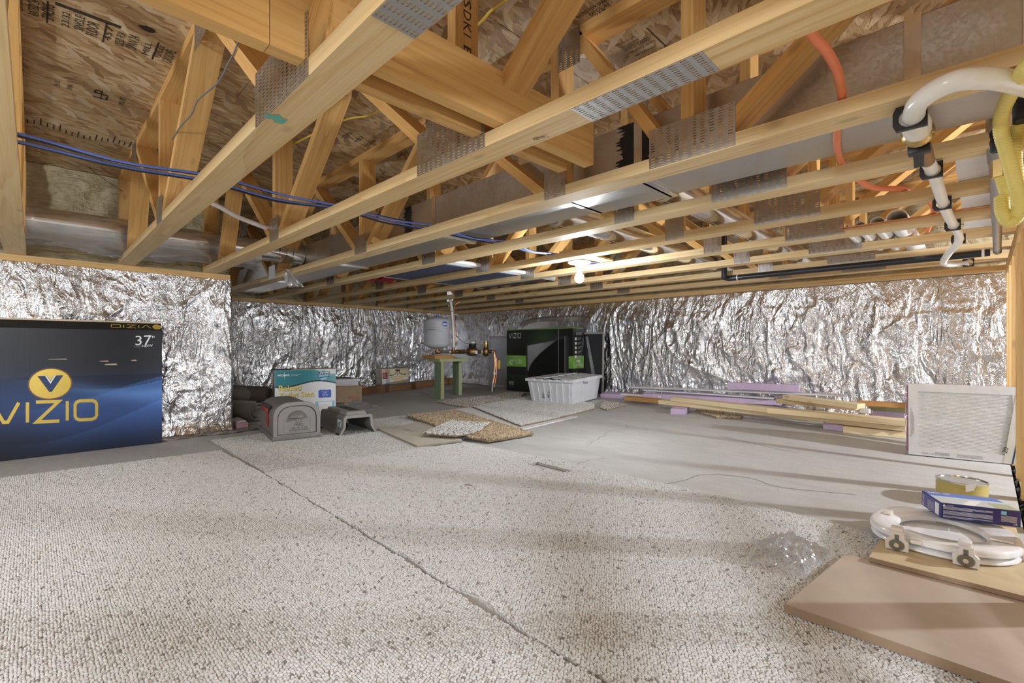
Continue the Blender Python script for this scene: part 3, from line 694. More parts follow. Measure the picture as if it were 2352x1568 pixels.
part('lever', MB().hexa([(-.012, .0, -.040), (.010, .0, -.040), (.004, .075, -.052), (-.016, .075, -.052), (-.012, .0, -.030), (.010, .0, -.030), (.004, .075, -.044), (-.016, .075, -.044)]), 'black_plastic', hd, None, None, Matrix.Translation(vb))
for (x, y, up) in ((2094, 268, 1), (2142, 391, 0), (2166, 467, 0), (2190, 517, 0), (2203, 549, 0), (2225, 603, 0)):
    p = atZ(x, y, 1.172 if y < 590 else 1.132); r_ = .024 if up else .0195
    n = 16; circ = [(r_*math.cos(2*math.pi*k/n), r_*math.sin(2*math.pi*k/n)) for k in range(n)]
    oc = []
    for k in range(n):
        q = circ[k]; s = 1/max(abs(q[0])/(r_+(.010 if q[0] < 0 else .004)), abs(q[1])/(r_+.004)); oc.append((q[0]*s, q[1]*s))
    part('pipe_hanger', MB().ring(oc, circ, -.006, .006, fn=lambda a_, b_, c_: (p.x+a_, p.y+c_, min(1.1995, p.z+b_))), 'black_plastic', t, 30)
# yellow corrugated gas line in loops
def flex(pts, D):
    P = catmull([atD_(x, y, D+dd) for x, y, dd in pts], 22); return P
def atD_(x, y, D): return ORG+ray(x, y)*D
t = thing('gas_line', 'yellow corrugated gas line hanging in loops by the stud wall', 'gas line', atD_(2320, 500, 1.2))
A_ = [(2410, 120, -.28), (2362, 150, -.24), (2330, 200, -.14), (2303, 255, -.03), (2299, 300, 0), (2310, 341, 0), (2321, 381, 0), (2332, 423, 0), (2341, 465, .01), (2336, 497, .02), (2318, 509, .03), (2303, 487, .04), (2301, 453, .05)]
B_ = [(2352, 250, .03), (2346, 268, .05), (2335, 310, .07), (2330, 352, .06), (2333, 390, .06), (2342, 440, .07), (2352, 480, .08)]
C_ = [(2300, 398, .06), (2306, 420, .06), (2314, 445, .05), (2324, 466, .05), (2332, 470, .05)]
for q, dv in ((A_, 1.12), (B_, 1.12), (C_, 1.12)):
    P = flex(q, dv); rr = [.0142+.0006*math.sin(i*1.9) for i in range(len(P))]
    part('gas_tube', MB().tube(P, rr, 14), 'yellow_flex', t, 60)
e = atD_(2296, 396, 1.18); part('yellow_fitting', MB().tube([e+Vector((0, 0, -.012)), e+Vector((0, 0, .03))], .017, 6), 'brass', t)
e = atD_(2351, 250, 1.155); part('black_sleeve', MB().tube([e+Vector((0, 0, -.03)), e+Vector((0, .004, .03))], .019, 14), 'black_rubber', t, 40)
e = atD_(2290, 330, 1.2); part('rubber_coupling', MB().lathe([(.012, 0), (.014, .004), (.012, .012), (.014, .02), (.014, .026), (.012, .034), (.014, .042), (.014, .05), (.011, .056)], 16, e-Vector((0, 0, .02))), 'black_rubber', t, 40)
t = thing('gas_pipe', 'black steel gas pipe running under the chords beside the stud wall', 'pipe', (.045, 2.9, 1.155))
part('pipe_elbow', MB().tube(catmull([(.026, 1.87, 1.30), (.027, 1.88, 1.22), (.030, 1.96, 1.181)], 6), .0185, 16), 'steel_dull', t, 50)
part('pipe_run', MB().tube([(.030, 1.95, 1.181), (.062, 3.74, 1.181)], .0165, 18), 'steel_dull', t, 40)
part('pipe_flange', MB().tube([(.062, 3.735, 1.181), (.0635, 3.80, 1.181), (.064, 3.83, 1.181)], [.0175, .0182, .0182], 18), 'abs_pipe', t, 40)
part('drip_ring', MB().tube([(.061, 3.69, 1.181), (.0616, 3.72, 1.181)], [.0178, .0183], 18), 'steel_dull', t, 40)
ya = CY(8)-.05
t = thing('drain_pipe', 'long black plastic drain pipe slung under the rear trusses', 'pipe', (-.6, ya, 1.15))
part('pipe_run', MB().tube([(-1.335, ya, 1.1765), (.035, ya, 1.1765)], .0205, 20), 'abs_pipe', t, 40)
part('pipe_collar', MB().tube([(-1.352, ya, 1.1765), (-1.327, ya, 1.1765)], .0215, 20), 'white_plastic', t, 40)
el = catmull([(-1.335, ya, 1.1765), (-1.38, ya, 1.1765), (-1.405, ya-.01, 1.178), (-1.412, ya-.052, 1.185)], 6)
part('elbow', MB().tube(el, .0222, 18), 'abs_pipe', t, 50)
part('riser', MB().tube([(-1.412, ya-.052, 1.172), (-1.412, ya-.052, 1.70)], .0205, 18), 'abs_pipe', t, 50)
part('pipe_collar', MB().tube([(.0, ya, 1.1765), (.012, ya, 1.1765)], .0222, 20), 'white_plastic', t, 40)
for k, (x, L) in enumerate(((-.30, .85), (-.375, .5), (-.445, .45), (-.505, .4))):
    r_ = (.045, .032, .025, .02)[k]; z = TB+.0385+r_; y0 = 3.03-.02*k
    c = 20; o = [(r_*math.cos(2*math.pi*i/c), r_*math.sin(2*math.pi*i/c)) for i in range(c)]; q = [(a*.9, b*.9) for a, b in o]
    solo('white_pipe', MB().ring(o, q, y0, y0+L+.25, fn=lambda a, b, cc: (x+a, cc, z+b)), 'white_plastic', ['largest open ended white pipe lying across the rear chords', 'second largest white pipe lying across the rear chords', 'third white pipe lying across the rear chords', 'thinnest white pipe lying across the rear chords'][k], 'pipe', 40)
solo('white_sheet', MB().hexa([(-.06, 2.0, TB+.039), (.04, 2.0, TB+.039), (.04, 3.5, TB+.039), (-.06, 3.5, TB+.039), (-.06, 2.0, TB+.05), (.04, 2.0, TB+.05), (.04, 3.5, TB+.05), (-.06, 3.5, TB+.05)]), 'white_board', 'narrow white sheet lying across the rear chords near the stud wall', 'sheet')
cable('copper_line', [(.095, CY(6)-.053, TB+.032), (-.05, CY(6)-.052, TB+.036), (-.22, CY(6)-.050, TB+.030), (-.5, CY(6)-.050, TB+.026)], .0045, 'copper', 'thin copper line running along a rear chord near the stud wall', 'pipe', 10)

# ------------------------------------------------------------------ stud wall at the right
wr = struct('wall_right', MB().box(.125, .215, -.9, 4.6, -.029, .012), 'pale_green_wood')
for k in range(14):
    y = -.75+k*.4
    if y > 4.5: break
    beam('stud', (.16, y+.019, .012), (.16, y+.019, 1.124), .038, .089, 'stud_wood', wr, up=(1, 0, 0))
ybeam('top_plate', .1155, .2045, -.9, 4.6, 1.1245, 1.161, 'stud_wood', wr); ybeam('top_plate', .1155, .2045, -.9, 4.6, 1.162, 1.1985, 'stud_wood', wr)
m = MB(); P = [(.104, -.9)]+[(.104+random.random()*.016, -.9+i*.03) for i in range(1, 183)]
m.add([(a, b, zf(b)+.001) for a, b in P]+[(a, b, -.05) for a, b in P], [(i, len(P)+i, len(P)+i+1, i+1) for i in range(len(P)-1)])
part('slab_edge', m, 'gap_black', floor)  # black strip paints in the darkness of the gap beside the slab

# ------------------------------------------------------------------ bare bulb
t = thing('ceiling_lamp', 'bare lit bulb in a white porcelain holder under the truss', 'lamp', (BULB[0], BULB[1], TB))
lx, ly = BULB[0], BULB[1]
part('mounting_board', MB().box(lx-.05, lx+.05, CY(5)-.04, CY(6)-.06, TB+.0385, TB+.05), 'stud_wood', t)
part('lamp_holder', MB().lathe([(.072, 0), (.075, -.006), (.066, -.014), (.034, -.018), (.028, -.024), (.026, -.05), (.022, -.055)], 32, (lx, ly, TB-.001)), 'porcelain', t, 40)
part('bulb', MB().lathe([(.013, 0), (.014, -.012), (.02, -.024), (.029, -.04), (.031, -.055), (.027, -.07), (.016, -.081), (.002, -.085)], 28, (lx, ly, TB-.0565)), 'lit_glass', t, 60)
# ------------------------------------------------------------------ carpets and other sheets on the floor
def pile_group(mat, size):
    ng = bpy.data.node_groups.new('pile_'+mat, 'GeometryNodeTree')
    ng.interface.new_socket('Geometry', in_out='INPUT', socket_type='NodeSocketGeometry'); ng.interface.new_socket('Geometry', in_out='OUTPUT', socket_type='NodeSocketGeometry')
    N = ng.nodes; L = ng.links
    gi = N.new('NodeGroupInput'); go = N.new('NodeGroupOutput'); ic = N.new('GeometryNodeMeshIcoSphere'); ic.inputs['Subdivisions'].default_value = 2; ic.inputs['Radius'].default_value = 1
    tr = N.new('GeometryNodeTransform'); tr.inputs['Scale'].default_value = size
    sh = N.new('GeometryNodeSetShadeSmooth'); smt = N.new('GeometryNodeSetMaterial'); smt.inputs['Material'].default_value = MATS[mat]
    ip = N.new('GeometryNodeInstanceOnPoints')
    rr = N.new('FunctionNodeRandomValue'); rr.data_type = 'FLOAT_VECTOR'; rr.inputs[0].default_value = (-.45, -.45, -.7); rr.inputs[1].default_value = (.45, .45, .7)
    rs = N.new('FunctionNodeRandomValue'); rs.data_type = 'FLOAT_VECTOR'; rs.inputs[0].default_value = (.7, .75, .6); rs.inputs[1].default_value = (1.2, 1.15, 1.35)
    L.new(ic.outputs[0], tr.inputs[0]); L.new(tr.outputs[0], sh.inputs[0]); L.new(sh.outputs[0], smt.inputs[0]); L.new(gi.outputs[0], ip.inputs['Points'])
    L.new(smt.outputs[0], ip.inputs['Instance']); L.new(rr.outputs[0], ip.inputs['Rotation']); L.new(rs.outputs[0], ip.inputs['Scale']); L.new(ip.outputs[0], go.inputs[0])
    return ng
PG = {}
def inside(px, py, poly):
    c = np.zeros(px.shape, bool); n = len(poly)
    for i in range(n):
        x0, y0 = poly[i][:2]; x1, y1 = poly[(i+1) % n][:2]
        with np.errstate(divide='ignore', invalid='ignore'):
            c ^= ((y0 > py) != (y1 > py)) & (px < (x1-x0)*(py-y0)/(y1-y0+1e-12)+x0)
    return c
def carpet(name, poly, label, mat_base, pile, size, pitch, thick=.010, z0=0.0, hole=None, jag=.004, dirx=(1, 0), warp=None, group=None, cat='carpet'):
    poly = [tuple(p[:2]) for p in poly]; E_ = []
    for i in range(len(poly)):
        a = Vector(poly[i]); b = Vector(poly[(i+1) % len(poly)]); k = max(1, int((b-a).length/.03)); nn = Vector((-(b-a).y, (b-a).x)).normalized()
        for j in range(k): E_.append(a.lerp(b, j/k)+nn*random.uniform(-jag, jag))
    wz = warp or (lambda x, y: 0.0)
    bm = bmesh.new(); vs = [bm.verts.new((p.x, p.y, 0)) for p in E_]; loops = [[bm.edges.new((vs[i], vs[(i+1) % len(vs)])) for i in range(len(vs))]]
    if hole:
        hv = [bm.verts.new((*p[:2], 0)) for p in hole]; loops.append([bm.edges.new((hv[i], hv[(i+1) % len(hv)])) for i in range(len(hv))])
    bmesh.ops.triangle_fill(bm, edges=[e for l in loops for e in l], use_beauty=True, normal=(0, 0, 1))
    if warp: 
        for _ in range(3): bmesh.ops.subdivide_edges(bm, edges=[e for e in bm.edges if e.calc_length() > .12], cuts=1); bmesh.ops.triangulate(bm, faces=bm.faces[:])
    r = bmesh.ops.extrude_face_region(bm, geom=bm.faces[:]); top = {g for g in r['geom'] if isinstance(g, bmesh.types.BMVert)}
    for v in bm.verts: v.co.z = zf(v.co.y)+z0+wz(v.co.x, v.co.y)+(thick if v in top else .0006)
    bmesh.ops.recalc_face_normals(bm, faces=bm.faces[:])
    me = bpy.data.meshes.new(name); bm.to_mesh(me); bm.free(); me.materials.append(MATS[mat_base])
    o = tag(link(name, me), label, cat, group)
    if pile:
        X0, X1 = min(p[0] for p in poly), max(p[0] for p in poly); Y0, Y1 = min(p[1] for p in poly), max(p[1] for p in poly)
        ux, uy = dirx; cx, cy_ = (X0+X1)/2, (Y0+Y1)/2; rad = math.hypot(X1-X0, Y1-Y0)/2
        nu = int(2*rad/pitch[0]); nv = int(2*rad/pitch[1])
        U, V = np.meshgrid((np.arange(nu)-nu/2)*pitch[0], (np.arange(nv)-nv/2)*pitch[1]); U = U+(np.arange(nv)[:, None] % 2)*pitch[0]/2
        U = U+RNG.normal(0, pitch[0]*.16, U.shape); V = V+RNG.normal(0, pitch[1]*.14, V.shape)
        x = (cx+U*ux-V*uy).ravel(); y = (cy_+U*uy+V*ux).ravel()
        k = inside(x, y, [(p.x, p.y) for p in E_])
        if hole: k &= ~inside(x, y, hole)
        dep = -CT*x+ST*y; lat = ST*x+CT*y; k &= (dep > .72) & (np.abs(lat) < dep*1.16+.05)
        x, y = x[k], y[k]; z = np.maximum(0, (y-YS)*SLOPE)+z0+thick+np.array([wz(a, b) for a, b in zip(x, y)] if warp else 0.0)
        m = bpy.data.meshes.new('carpet_pile'); m.vertices.add(len(x)); m.vertices.foreach_set('co', np.stack([x, y, z+size[2]*.25], -1).astype(np.float32).ravel()); m.materials.append(MATS[pile])
        p = link('carpet_pile', m, o); p['kind'] = 'stuff'
        key = (pile, size)
        if key not in PG: PG[key] = pile_group(pile, size)
        md = p.modifiers.new('pile', 'NODES'); md.node_group = PG[key]
    return o
BS = (.0043, .0032, .0036); BP = (.0077, .0060)
carpet('berber_carpet', [(-3.35, -.12), (-3.30, .80), (-2.55, .805), (-1.22, .772), (-.84, .757), (-.25, .750), (.08, .745), (.08, -.7), (-1.2, -.7), (-2.3, -.45)],
       'large off-white looped carpet in front of the blue television box', 'berber_back', 'berber_pile', BS, BP, jag=.003)
hole = [(-1.735, 1.865), (-1.725, 1.94), (-1.47, 1.925), (-1.50, 1.862)]
bc = carpet('berber_carpet', [(-2.548, .814), (-2.50, 1.64), (-2.43, 2.01), (-1.50, 2.045), (-.70, 2.04), (-.32, 2.005), (-.22, 1.965), (-.14, 1.90), (.0, 1.2), (.08, .755), (-.25, .759), (-.70, .763), (-.83, .785), (-.92, .790), (-.98, .773), (-1.14, .781), (-1.20, .797), (-1.26, .787)],
       'large off-white looped carpet with a rectangular cut-out, seam along its near edge', 'berber_back', 'berber_pile', BS, BP, hole=hole, jag=.003)
vs, fs = ribbon([Vector(p) for p in hole], .009, True); part('cut_edge', MB().add([(v.x, v.y, .0118) for v in vs], fs), 'jute', bc)
carpet('runner_carpet', [(-3.74, .85), (-2.56, .83), (-2.515, 1.64), (-2.60, 2.68), (-3.70, 3.13), (-3.82, 2.28)],
       'pale ribbed carpet runner under the mailbox', 'runner_weave', 'cream_pile', (.0046, .0030, .0022), (.0115, .0085), .007, jag=.003)
def drape(x, y):
    a, b = Vector((-2.46, 2.0)), Vector((-3.03, 2.23)); d = (b-a).normalized(); s = (x-a.x)*-d.y+(y-a.y)*d.x; s = -s
    s = max(0, min(1, (s-.01)/.22)); lo = max(0, (y-2.5)*0)
    return .0125*(1-s*s*(3-2*s))
carpet('shag_carpet', [fl(935, 962), fl(1045, 946), fl(1226, 1001), fl(1120, 1020), fl(1075, 1013)], 'tan speckled shag carpet square lying on the floor past the white carpet', 'jute', 'tan_pile', (.0055, .0045, .0065), (.0085, .0075), .013, .0085, dirx=(.8, .6), warp=drape)
carpet('shag_carpet', [fl(972, 1010), fl(1040, 976), fl(1126, 981), fl(1085, 1010), fl(1046, 1016)], 'small white and grey speckled shag sample lying over the tan one', 'jute', 'mixed_pile', (.005, .0042, .0062), (.008, .007), .012, .0235, dirx=(.7, .7), warp=drape)
carpet('shag_carpet', [(-3.70, 3.16), (-2.60, 2.72), (-2.58, 3.15), (-2.62, 3.75), (-2.78, 3.98), (-3.2, 4.12), (-3.74, 4.05)], 'wide cream shag carpet in front of the white tote', 'jute', 'cream_pile', (.0055, .0045, .006), (.0105, .0095), .011, 0)
curl = lambda x, y: max(0, (-3.95-x))*.05*max(0, 1-abs(y-3.3)*2)
carpet('shag_carpet', [fl(1003, 924), fl(1030, 930), fl(1065, 936), fl(1098, 937), (-3.765, 3.36), (-3.79, 3.97), fl(1205, 905), fl(1165, 903), fl(1130, 910), fl(1072, 915)], 'brown and grey shag carpet behind the cream one, beside the tank stand', 'jute', 'grey_pile', (.0055, .0045, .006), (.0095, .0085), .011, 0.0)
carpet('shag_carpet', [fl(1384, 923), fl(1440, 931), fl(1394, 943), fl(1378, 938)], 'narrow grey shag strip sticking out to the right of the white tote', 'jute', 'grey_pile', (.0055, .0045, .006), (.0095, .0085), .011, 0)
carpet('carpet_scrap', [fl(1596, 946), fl(1626, 941), fl(1708, 958), fl(1700, 963), fl(1645, 961)], 'little tan carpet scrap under the lumber', 'jute', 'tan_pile', (.0055, .0045, .006), (.0095, .0085), .012, 0, cat='carpet')
solo('white_strip', MB().prism([(-2.565, 2.60), (-2.50, 2.62), (-2.50, 3.33), (-2.565, 3.31)], .0, .006, fn=lambda x, y, z: (x, y, zf(y)+z+.0005)), 'white_board', 'white strip along the edge of the cream shag carpet', 'strip')
m = MB(); b = [fl(868, 990), fl(958, 1030), fl(1062, 1017), fl(1005, 982), fl(966, 974)]
t = tag(link('fibre_board', MB().prism([(p.x, p.y) for p in b], .0078, .020).mesh('fibre_board', 'beige_board')), 'beige board with a thin slot lying by the shag squares', 'board')
b2 = [(p.x, p.y) for p in b]; part('board_edge', MB().ring([(x*1.0, y) for x, y in b2], [(x+(-2.9-x)*.006, y+(1.95-y)*.006) for x, y in b2], .0079, .0193, fn=lambda x, y, z: (x-(-2.9-x)*.0015, y-(1.95-y)*.0015, z)), 'beige_edge', t)
s0, s1 = fl(924, 984, .0202), fl(946, 990, .0202); vs, fs = ribbon([(s0.x, s0.y), (s1.x, s1.y), (s1.x+.01, s1.y+.02)], .009); part('slot', MB().add([(v.x, v.y, .0206) for v in vs], fs), 'beige_edge', t)
solo('wood_splinter', MB().rbox(-.016, .016, -.002, .002, 0, .003, .001, 1), 'brown_wood', 'small dark splinter lying on the white carpet', 'splinter', None, Matrix.Translation(fl(1075, 1114, .0175)) @ Matrix.Rotation(.5, 4, 'Z'))

# boards in the right foreground
LEAN = Matrix.Translation((0, 1.655, .0385)) @ Matrix.Rotation(-math.atan(.0345/.765), 4, 'X') @ Matrix.Translation((0, -1.655, -.0165))
t = tag(link('particle_board', MB().rbox(-.225, .085, 1.652, 2.40, .0165, .029, .001, 1).mesh('particle_board', 'particle_top'), None, LEAN), 'tan particle board under the toilet seat', 'board')
part('board_edge', MB().box(-.2252, .0852, 1.6512, 1.6522, .017, .0285), 'mdf_edge', t)
q = [(-.328, 1.244), (.088, 1.238), (.088, 1.668), (-.2815, 1.668)]
t = tag(link('fibre_board', MB().prism(q, .0165, .0375).mesh('fibre_board', 'mdf_top')), 'smooth brown fibreboard panel lying on the carpet in the right foreground', 'board')
part('board_edge', MB().prism([(-.3283, 1.2432), (.0883, 1.2372), (.0883, 1.2378), (-.3283, 1.2438)], .0168, .0368), 'mdf_edge', t)
part('board_edge', MB().prism([(-.3288, 1.2438), (-.3282, 1.2438), (-.2817, 1.668), (-.2823, 1.668)], .0168, .0368), 'mdf_edge', t)
def crumple(c, sx, sy, sz, seed, n=46):
    def g(u, v):
        a, b_ = u*2-1, v*2-1; r = math.hypot(a, b_); e = max(0, 1-max(abs(a), abs(b_))**3)
        k = float(vn(u*4, v*4, seed))*.45+float(rid(u*8, v*7, seed+1))*.38+float(rid(u*17, v*17, seed+2))*.22
        return (c[0]+a*sx*(1+.25*float(vn(u*3, v*3, seed+3))), c[1]+b_*sy*(1+.25*float(vn(u*3+9, v*3, seed+4))), c[2]+.001+sz*e*k)
    return MB().grid(n, n, g)
solo('plastic_wrap', crumple((-.415, 1.585, .0175), .072, .105, .075, 1), 'clear_film', 'crumpled clear plastic wrap lying on the white carpet by the brown panel', 'plastic wrap')

# ------------------------------------------------------------------ toilet seat, blue box, can
SX, SY = -.089, 1.98
t = thing('toilet_seat', 'white toilet seat with chromed hinges lying on the tan board', 'toilet seat', LEAN @ Vector((SX, SY, .0295)))
DEF[t.name] = LEAN
def oval(a, b0, b1, n=56, flat=.0, p=2.15):
    out = []
    for k in range(n):
        th = 2*math.pi*k/n; cx, sy = math.cos(th), math.sin(th)
        x = a*math.copysign(abs(cx)**(2/p), cx); y = (b1 if sy > 0 else b0)*math.copysign(abs(sy)**(2/p), sy); out.append((x, y))
    return out
def dome(outer, z0, z1, lip, parent, name, hole=None, mat='seat_white'):
    m = MB(); n = len(outer); sc = lambda s: [(x*s, y*s) for x, y in outer]
    if hole: lv = [(hole, z0), (outer, z0), (outer, (z0+z1)/2), ([(x*.985, y*.985) for x, y in outer], z1-.003), ([(x*.95, y*.95) for x, y in outer], z1), ([(hx*.9+.1*x*.6, hy*.9+.1*y*.6) for (hx, hy), (x, y) in zip([(a*1.06, b*1.06) for a, b in hole], outer)], z1-.001), (hole, z1-.006), (hole, z0)]
    else: lv = [(sc(.97), z0), (outer, z0+.004), (outer, z1-.006), (sc(.97), z1), (sc(.5), z1+.003), (sc(.02), z1+.004)]
    vs = [(SX+x, SY+y, z) for L_, z in lv for x, y in L_]
    fs = [(i*n+k, i*n+(k+1) % n, (i+1)*n+(k+1) % n, (i+1)*n+k) for i in range(len(lv)-1) for k in range(n)]
    if not hole: fs += [tuple(range(n))[::-1], tuple(range((len(lv)-1)*n, len(lv)*n))]
    return part(name, m.add(vs, fs), mat, parent, 50)
dome(oval(.172, .185, .285), .0300, .044, 0, t, 'lid')
rg = dome(oval(.176, .19, .295), .054, .072, 0, t, 'seat_ring', oval(.104, .112, .158, p=2.0))
for (x, y, w_, d_) in ((-.135, .06, .022, .05), (.13, -.02, .05, .018), (-.02, .22, .05, .018)):
    part('bumper', MB().rbox(SX+x-w_/2, SX+x+w_/2, SY+y-d_/2, SY+y+d_/2, .0722, .0785, .003, 2), 'ivory_plastic', t, 40)
for hx, hm in ((-.176, 'ivory_plastic'), (-.030, 'white_plastic')):
    y = SY-.193
    h = part('hinge', MB().prism([(-.026, .031), (.026, .031), (.027, .056), (.018, .064), (.016, .083), (-.012, .083), (-.016, .064), (-.027, .058)], y-.014, y, fn=lambda a, b_, c: (hx+a, c, b_)), hm, t, 35)
    part('hinge_arm', MB().rbox(hx-.016, hx+.012, y-.006, y+.03, .078, .093, .003, 2), hm, t, 40)
    cx_ = [(.0175*math.cos(2*math.pi*k/24), .015*math.sin(2*math.pi*k/24)) for k in range(24)]
    part('hinge_cap', MB().prism(cx_, y-.0185, y-.0142, fn=lambda a, b_, c: (hx+a, c, .047+b_)), 'dark_steel', h, 40)
    part('cap_screw', MB().cyl((hx, y-.021, .047), (hx, y-.0186, .047), .006, 14), 'chrome', h, 40)
    part('hinge_slot', MB().box(hx-.005, hx+.005, y-.0148, y-.0140, .062, .076), 'dark_steel', h)
part('hinge_tab', MB().rbox(-.147, -.122, SY-.197, SY-.182, .056, .068, .003, 2), 'ivory_plastic', t, 40)
# small blue box tilted on the seat
mw = LEAN @ Matrix.Translation((-.095, 2.085, .0795)) @ Matrix.Rotation(R(22.8), 4, 'Z') @ Matrix.Rotation(R(2.0), 4, 'X')
t = tag(link('filter_box', None, None, mw), 'small dark blue cardboard box lying on the white toilet seat', 'box')
part('box_body', MB().rbox(0, .198, 0, .146, 0, .050, .0012, 1), 'navy_ink', t)
MATS['navy_ink'].node_tree.nodes['Principled BSDF'].inputs['Roughness'].default_value = .4
def face_text(body, o, ux, uy, mat, par, **k): return lettering(body, o, ux, uy, mat, par, **k)
part('side_panel', MB().box(-.0006, 0.0, .004, .142, .002, .048), 'violet_ink', t); part('front_panel', MB().box(.003, .195, -.0006, 0, .002, .048), 'indigo_ink', t)
top = MB(); n_, k_ = 40, 30; cols = []
for j in range(k_+1):
    for i in range(n_+1):
        u, v = i/n_, j/k_; c = (.55, .58, .60) if v < .55 else (.10, .18, .55)
        if .5 < v < .62: c = (.45, .62, .85)
        if abs((u-.5)-(v-.3)*.5) < .08 and v < .5: c = (.85, .85, .86)
        if u > .72 and v < .45: c = (.38, .42, .28)
        cols.append((*c, 1))
top.grid(n_, k_, lambda u, v: (.002+u*.194, .002+v*.142, .0506)); part('top_print', top, 'print', t, cols=cols)
for k in range(11):
    if k in (3, 8): continue
    part('text_line', MB().box(.006, .13 if k not in (2, 10) else .08, -.0012, -.0006, .0385-k*.0033, .0400-k*.0033), 'silver_ink', t)
face_text('CAUTION', (.014, -.0007, .0425), (.018, 0, 0), (0, 0, .003), 'white_ink', t)
disc((.008, -.0007, .044), (.004, 0, 0), (0, 0, .004), 'white_ink', t, poly=[(0, 1), (-1, -.8), (1, -.8)], name='warning_mark')
part('energy_label', MB().box(.150, .163, -.0012, -.0006, .034, .045), 'sky_ink', t)
for k in range(6): part('text_line', MB().box(.150, .188, -.0012, -.0006, .029-k*.0032, .0303-k*.0032), 'silver_ink', t)
face_text('UL', (.180, -.0007, .004), (.010, 0, 0), (0, 0, .007), 'white_ink', t)
face_text('BASIC CHOICE', (-.0008, .120, .006), (0, 0, .036), (0, .014, 0), 'white_ink', t)
part('barcode_label', MB().box(-.0012, -.0006, .012, .038, .005, .043), 'label_white', t)
for k in range(8): part('text_line', MB().box(-.0012, -.0006, .050+k*.006, .0512+k*.006, .006, .036), 'silver_ink', t)
face_text('BASIC 300', (.010, .115, .0508), (.06, 0, 0), (0, .018, 0), 'white_ink', t)
c = fl(2208, 1152)
t = thing('tin_can', 'short yellow tin behind the blue box', 'can', (c.x, c.y, zf(c.y)))
part('can_body', MB().lathe([(.078, .001), (.080, .003), (.079, .005), (.079, .083), (.080, .086)], 36, (c.x, c.y, zf(c.y))), 'can_yellow', t, 40)
part('can_rim', MB().lathe([(.080, .086), (.0815, .088), (.0815, .091), (.078, .092), (.077, .088), (.002, .0875)], 36, (c.x, c.y, zf(c.y))), 'chrome', t, 40)
a = math.atan2(-c.y, -c.x); lb = MB(); lb.grid(20, 1, lambda u, v: (c.x+.0798*math.cos(a-.9+u*1.8), c.y+.0798*math.sin(a-.9+u*1.8), zf(c.y)+.012+v*.06)); part('label', lb, 'can_yellow', t, 60)
f = MB(); f.grid(6, 6, lambda u, v: (c.x+.083*math.cos(a+.15+u*.3)+.01*u*v, c.y+.083*math.sin(a+.15+u*.3), zf(c.y)+.06+v*.03+.01*u)); part('torn_flap', f, 'label_white', t, 60)

# ------------------------------------------------------------------ the 37 inch television box
BX, BY0, BY1, BH = -3.905, -.47, .604, .752
t = thing('television_box', 'big dark blue printed television box standing against the near foil wall', 'box', (-4.0, .07, 0))
part('carton', MB().hexa([(-4.055, BY0, .002), (BX, BY0, .002), (BX, BY1, .002), (-4.055, BY1, .002), (-4.055, BY0, .798), (BX, BY0, BH), (BX, BY1, BH), (-4.055, BY1, .798)]), 'black_ink', t)
def swoosh(u, v):                                                # u along the box, v up
    c = np.array([.012, .014, .022])
    mid = .36+.06*math.sin(u*5.2+.6); g = math.exp(-((v-mid)/.2)**2); c = c+np.array([.035, .085, .27])*g*(.45+.9*max(0, u-.25))
    for (a, b, w, cu, k) in ((.60, .10, 4.6, 1.3, 1.0), (.50, .13, 3.9, 3.2, .8), (.30, -.2, 3.4, .2, .5)):
        e = a+b*math.sin(u*w+cu)-v
        if e > 0: c = c+np.array([.03, .09, .24])*k*math.exp(-e/.07)*max(0, u-.3)*1.5
        else: c = c*(1-.35*k*math.exp(e/.03)*max(0, u-.3))
    c = c+np.array([.10, .20, .42])*math.exp(-((v-(.67-.20*u+.05*math.sin(6*u)))/.045)**2)*max(0, u-.42)*1.3+np.array([.06, .13, .30])*math.exp(-((v-(.30+.12*math.sin(3*u-.6)))/.05)**2)*max(0, u-.5)
    if v > .62: c = c*max(.35, 1-(v-.62)*2.2)+np.array([.012, .012, .014])
    return c
face = MB(); nu, nv = 170, 120; cols = []
for j in range(nv+1):
    for i in range(nu+1): cols.append((*np.clip(swoosh(i/nu, j/nv), 0, 1), 1))
face.grid(nu, nv, lambda u, v: (BX+.0012, BY0+u*(BY1-BY0), .003+v*(BH-.004))); part('front_print', face, 'print', t, cols=cols)
part('lid_strip', MB().add([(BX+.001, BY0, BH), (BX+.001, BY1, BH), (BX-.03, BY1, .799), (BX-.03, BY0, .799)], [(0, 1, 2, 3)]), 'black_ink', t)
part('lid_edge', MB().hexa([(-4.052, BY0-.004, .799), (BX-.026, BY0-.004, .799), (BX-.026, BY1-.008, .799), (-4.052, BY1-.008, .799), (-4.052, BY0-.004, .809), (BX-.03, BY0-.004, .809), (BX-.03, BY1-.008, .809), (-4.052, BY1-.008, .809)]), 'cardboard_pale', t)
X_ = BX+.0016
def fx(px, py): p = atX(px, py, X_); return p
a, b, c = fx(-18, 974), fx(222, 962), fx(-18, 926)
vizio(a, b-a, Vector((0, 0, c.z-a.z)), 'gold_ink', t, .17, .0008)
e = fx(116, 881); rx = (fx(163, 880)-e).y; rz = abs((fx(116, 847)-e).z)
disc(e-Vector((.0004, 0, 0)), (0, rx*1.07, 0), (0, 0, rz*1.07), 'brown_wood', t, .0004, 'emblem_outline'); disc(e, (0, rx, 0), (0, 0, rz), 'gold_ink', t, .0008)  # brown outline printed around the gold emblem
disc(e, (0, rx*.62, 0), (0, 0, rz*.55), 'navy_ink', t, .0016, 'emblem_letter', poly=[(-1, 1), (-.25, 1), (0, .35), (.25, 1), (1, 1), (.1, -1), (-.1, -1)])
